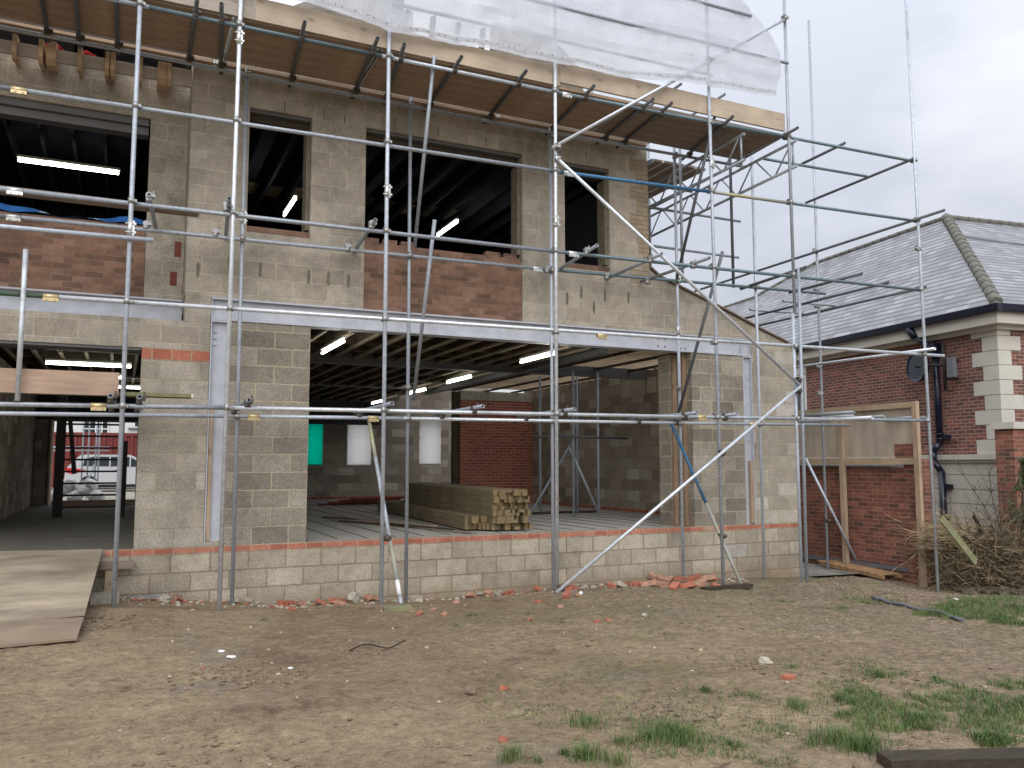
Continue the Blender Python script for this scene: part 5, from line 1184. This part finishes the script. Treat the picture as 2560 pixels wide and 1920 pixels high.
# ================================================================== GROUND COVER
rg = random.Random(33)
mb = MB()
for k in range(6500):
    x, y = rg.uniform(-4.4, 9.5), rg.uniform(-8.6, -.2)
    n = noise.noise((x*.9+3, y*.9, 8))
    if rg.random() > .25+.9*max(0, n+.1): continue
    s_ = rg.choice((.004, .006, .007, .009, .013))*rg.uniform(.7, 1.5)*(.7 if x < 0 else 1); mb.lump((x, y, gz(x, y)+s_*.15), s_*1.3, s_, s_*.6, k, 8, .35)
for (px, py, c_, n_) in ((470, 1452, .16, 90), (560, 1460, .22, 120), (225, 1350, .14, 120), (240, 1335, .12, 80), (1430, 1525, .10, 90), (1520, 1555, .14, 60), (1880, 1450, .30, 120), (1640, 1440, .16, 60), (490, 1640, .25, 90), (1180, 1370, .5, 60), (1960, 1610, .2, 60), (1100, 1620, .6, 40), (800, 1400, .3, 50), (1790, 1240, .30, 260), (1880, 1275, .35, 420), (1960, 1290, .40, 420), (1840, 1250, .2, 160), (1990, 1275, .3, 300)):
    c = on_ground(px, py)
    for k in range(n_):
        x, y = c.x+rg.gauss(0, c_), c.y+rg.gauss(0, c_*.8); s_ = rg.uniform(.006, .022); mb.lump((x, y, gz(x, y)+s_*.1), s_*1.4, s_, s_*.6, k, 8, .5)
single('soil_clods', mb, 'clod', None, None, None, 'stuff')
mb = MB()
for k in range(420):
    x, y = rg.uniform(-4.4, 9.5), rg.uniform(-8.6, -.1)
    if rg.random() > (1 if y > -2.2 else .45): continue
    s_ = rg.uniform(.005, .014); mb.lump((x, y, gz(x, y)+s_*.2), s_*1.3, s_, s_*.6, k, 8, .3)
single('pebbles', mb, 'pebble', None, None, None, 'stuff')
mb = MB()
for k in range(420):
    t = rg.random(); x = -2+t*9; y = -.06-abs(rg.gauss(0, .22)); s_ = rg.uniform(.008, .035); mb.cur = rg.choice((0, 0, 1, 2)); mb.lump((x, y, gz(x, y)+s_*.2), s_*1.2, s_, s_*.6, k, 8, .35)
single('rubble_crumbs', mb, ['rubble', 'clay', 'stone'], None, None, None, 'stuff')
# grass: tufts and thin turf
mb = MB()
def blade(p, h, w_, lean, a):
    d = Vector((math.cos(a), math.sin(a), 0)); s_ = Vector((-d.y, d.x, 0))*w_
    m1 = p+d*lean*.35*h+Vector((0, 0, h*.6)); tip = p+d*lean*h+Vector((0, 0, h*(1-.25*lean)))
    mb.quad(p-s_, p+s_, m1+s_*.7, m1-s_*.7); mb.quad(m1-s_*.7, m1+s_*.7, tip)
def tuft(c, r_, n_, h):
    for _ in range(n_):
        a = rg.uniform(0, 6.28); q = abs(rg.gauss(0, .5))*r_; x, y = c.x+q*math.cos(a), c.y+q*math.sin(a)
        blade(Vector((x, y, gz(x, y)-.004)), h*rg.uniform(.45, 1.15), rg.uniform(.0011, .0022), rg.uniform(.2, 1.1), rg.uniform(0, 6.28))
for (px, py, r_, n_, h) in ((1270, 1568, .18, 260, .075), (1440, 1585, .30, 800, .085), (1480, 1600, .20, 400, .08), (1400, 1600, .16, 260, .07), (1820, 1600, .20, 520, .10), (1860, 1620, .22, 500, .10), (1108, 1642, .09, 200, .10), (1262, 1640, .12, 280, .10), (1345, 1605, .10, 90, .06), (1330, 1650, .12, 160, .08), (1720, 1530, .14, 160, .07), (1525, 1495, .08, 90, .06), (1895, 1462, .16, 260, .08), (1710, 1442, .10, 100, .05), (1575, 1610, .06, 70, .05), (1755, 1610, .08, 70, .07), (1220, 1630, .08, 70, .06), (1160, 1645, .08, 60, .06), (1990, 1560, .25, 360, .08), (1920, 1580, .10, 90, .07), (570, 1340, .07, 60, .04), (1015, 1330, .14, 110, .035), (1140, 1325, .12, 80, .035), (1215, 1345, .08, 60, .035), (1690, 1300, .18, 160, .05), (1500, 1290, .2, 90, .03), (1050, 1515, .05, 30, .04), (985, 1352, .06, 50, .04), (1300, 1330, .3, 90, .03), (1620, 1505, .08, 40, .05)): tuft(on_ground(px, py), r_, n_, h)
def turf(px0, py0, px1, py1, n_, h, dens):
    for _ in range(n_):
        u_, v_ = rg.uniform(-1, 1), rg.uniform(-1, 1)
        p = on_ground((px0+px1)/2+u_*(px1-px0)*.62, (py0+py1)/2+v_*(py1-py0)*.62)
        if noise.noise((p.x*1.7, p.y*1.7, 2))+.5*noise.noise((p.x*6, p.y*6, 5)) < dens+.9*(u_*u_+v_*v_)-.25: continue
        for _ in range(3): blade(Vector((p.x+rg.uniform(-.02, .02), p.y+rg.uniform(-.02, .02), p.z-.004)), h*rg.uniform(.5, 1.2), rg.uniform(.0015, .003), rg.uniform(.3, 1.1), rg.uniform(0, 6.28))
turf(2000, 1285, 2260, 1352, 5200, .06, -.30); turf(1790, 1290, 2010, 1325, 1400, .05, .02); turf(1850, 1470, 2260, 1600, 4200, .05, -.24); turf(1560, 1440, 2000, 1530, 1700, .034, -.05); turf(1300, 1560, 1800, 1650, 900, .04, -.05); turf(2050, 1580, 2230, 1640, 900, .07, .05)
turf(1050, 1295, 1900, 1390, 3200, .016, -.12); turf(1000, 1400, 2260, 1640, 6000, .022, -.12)
single('grass', mb, 'grass', None, None, None, 'stuff')
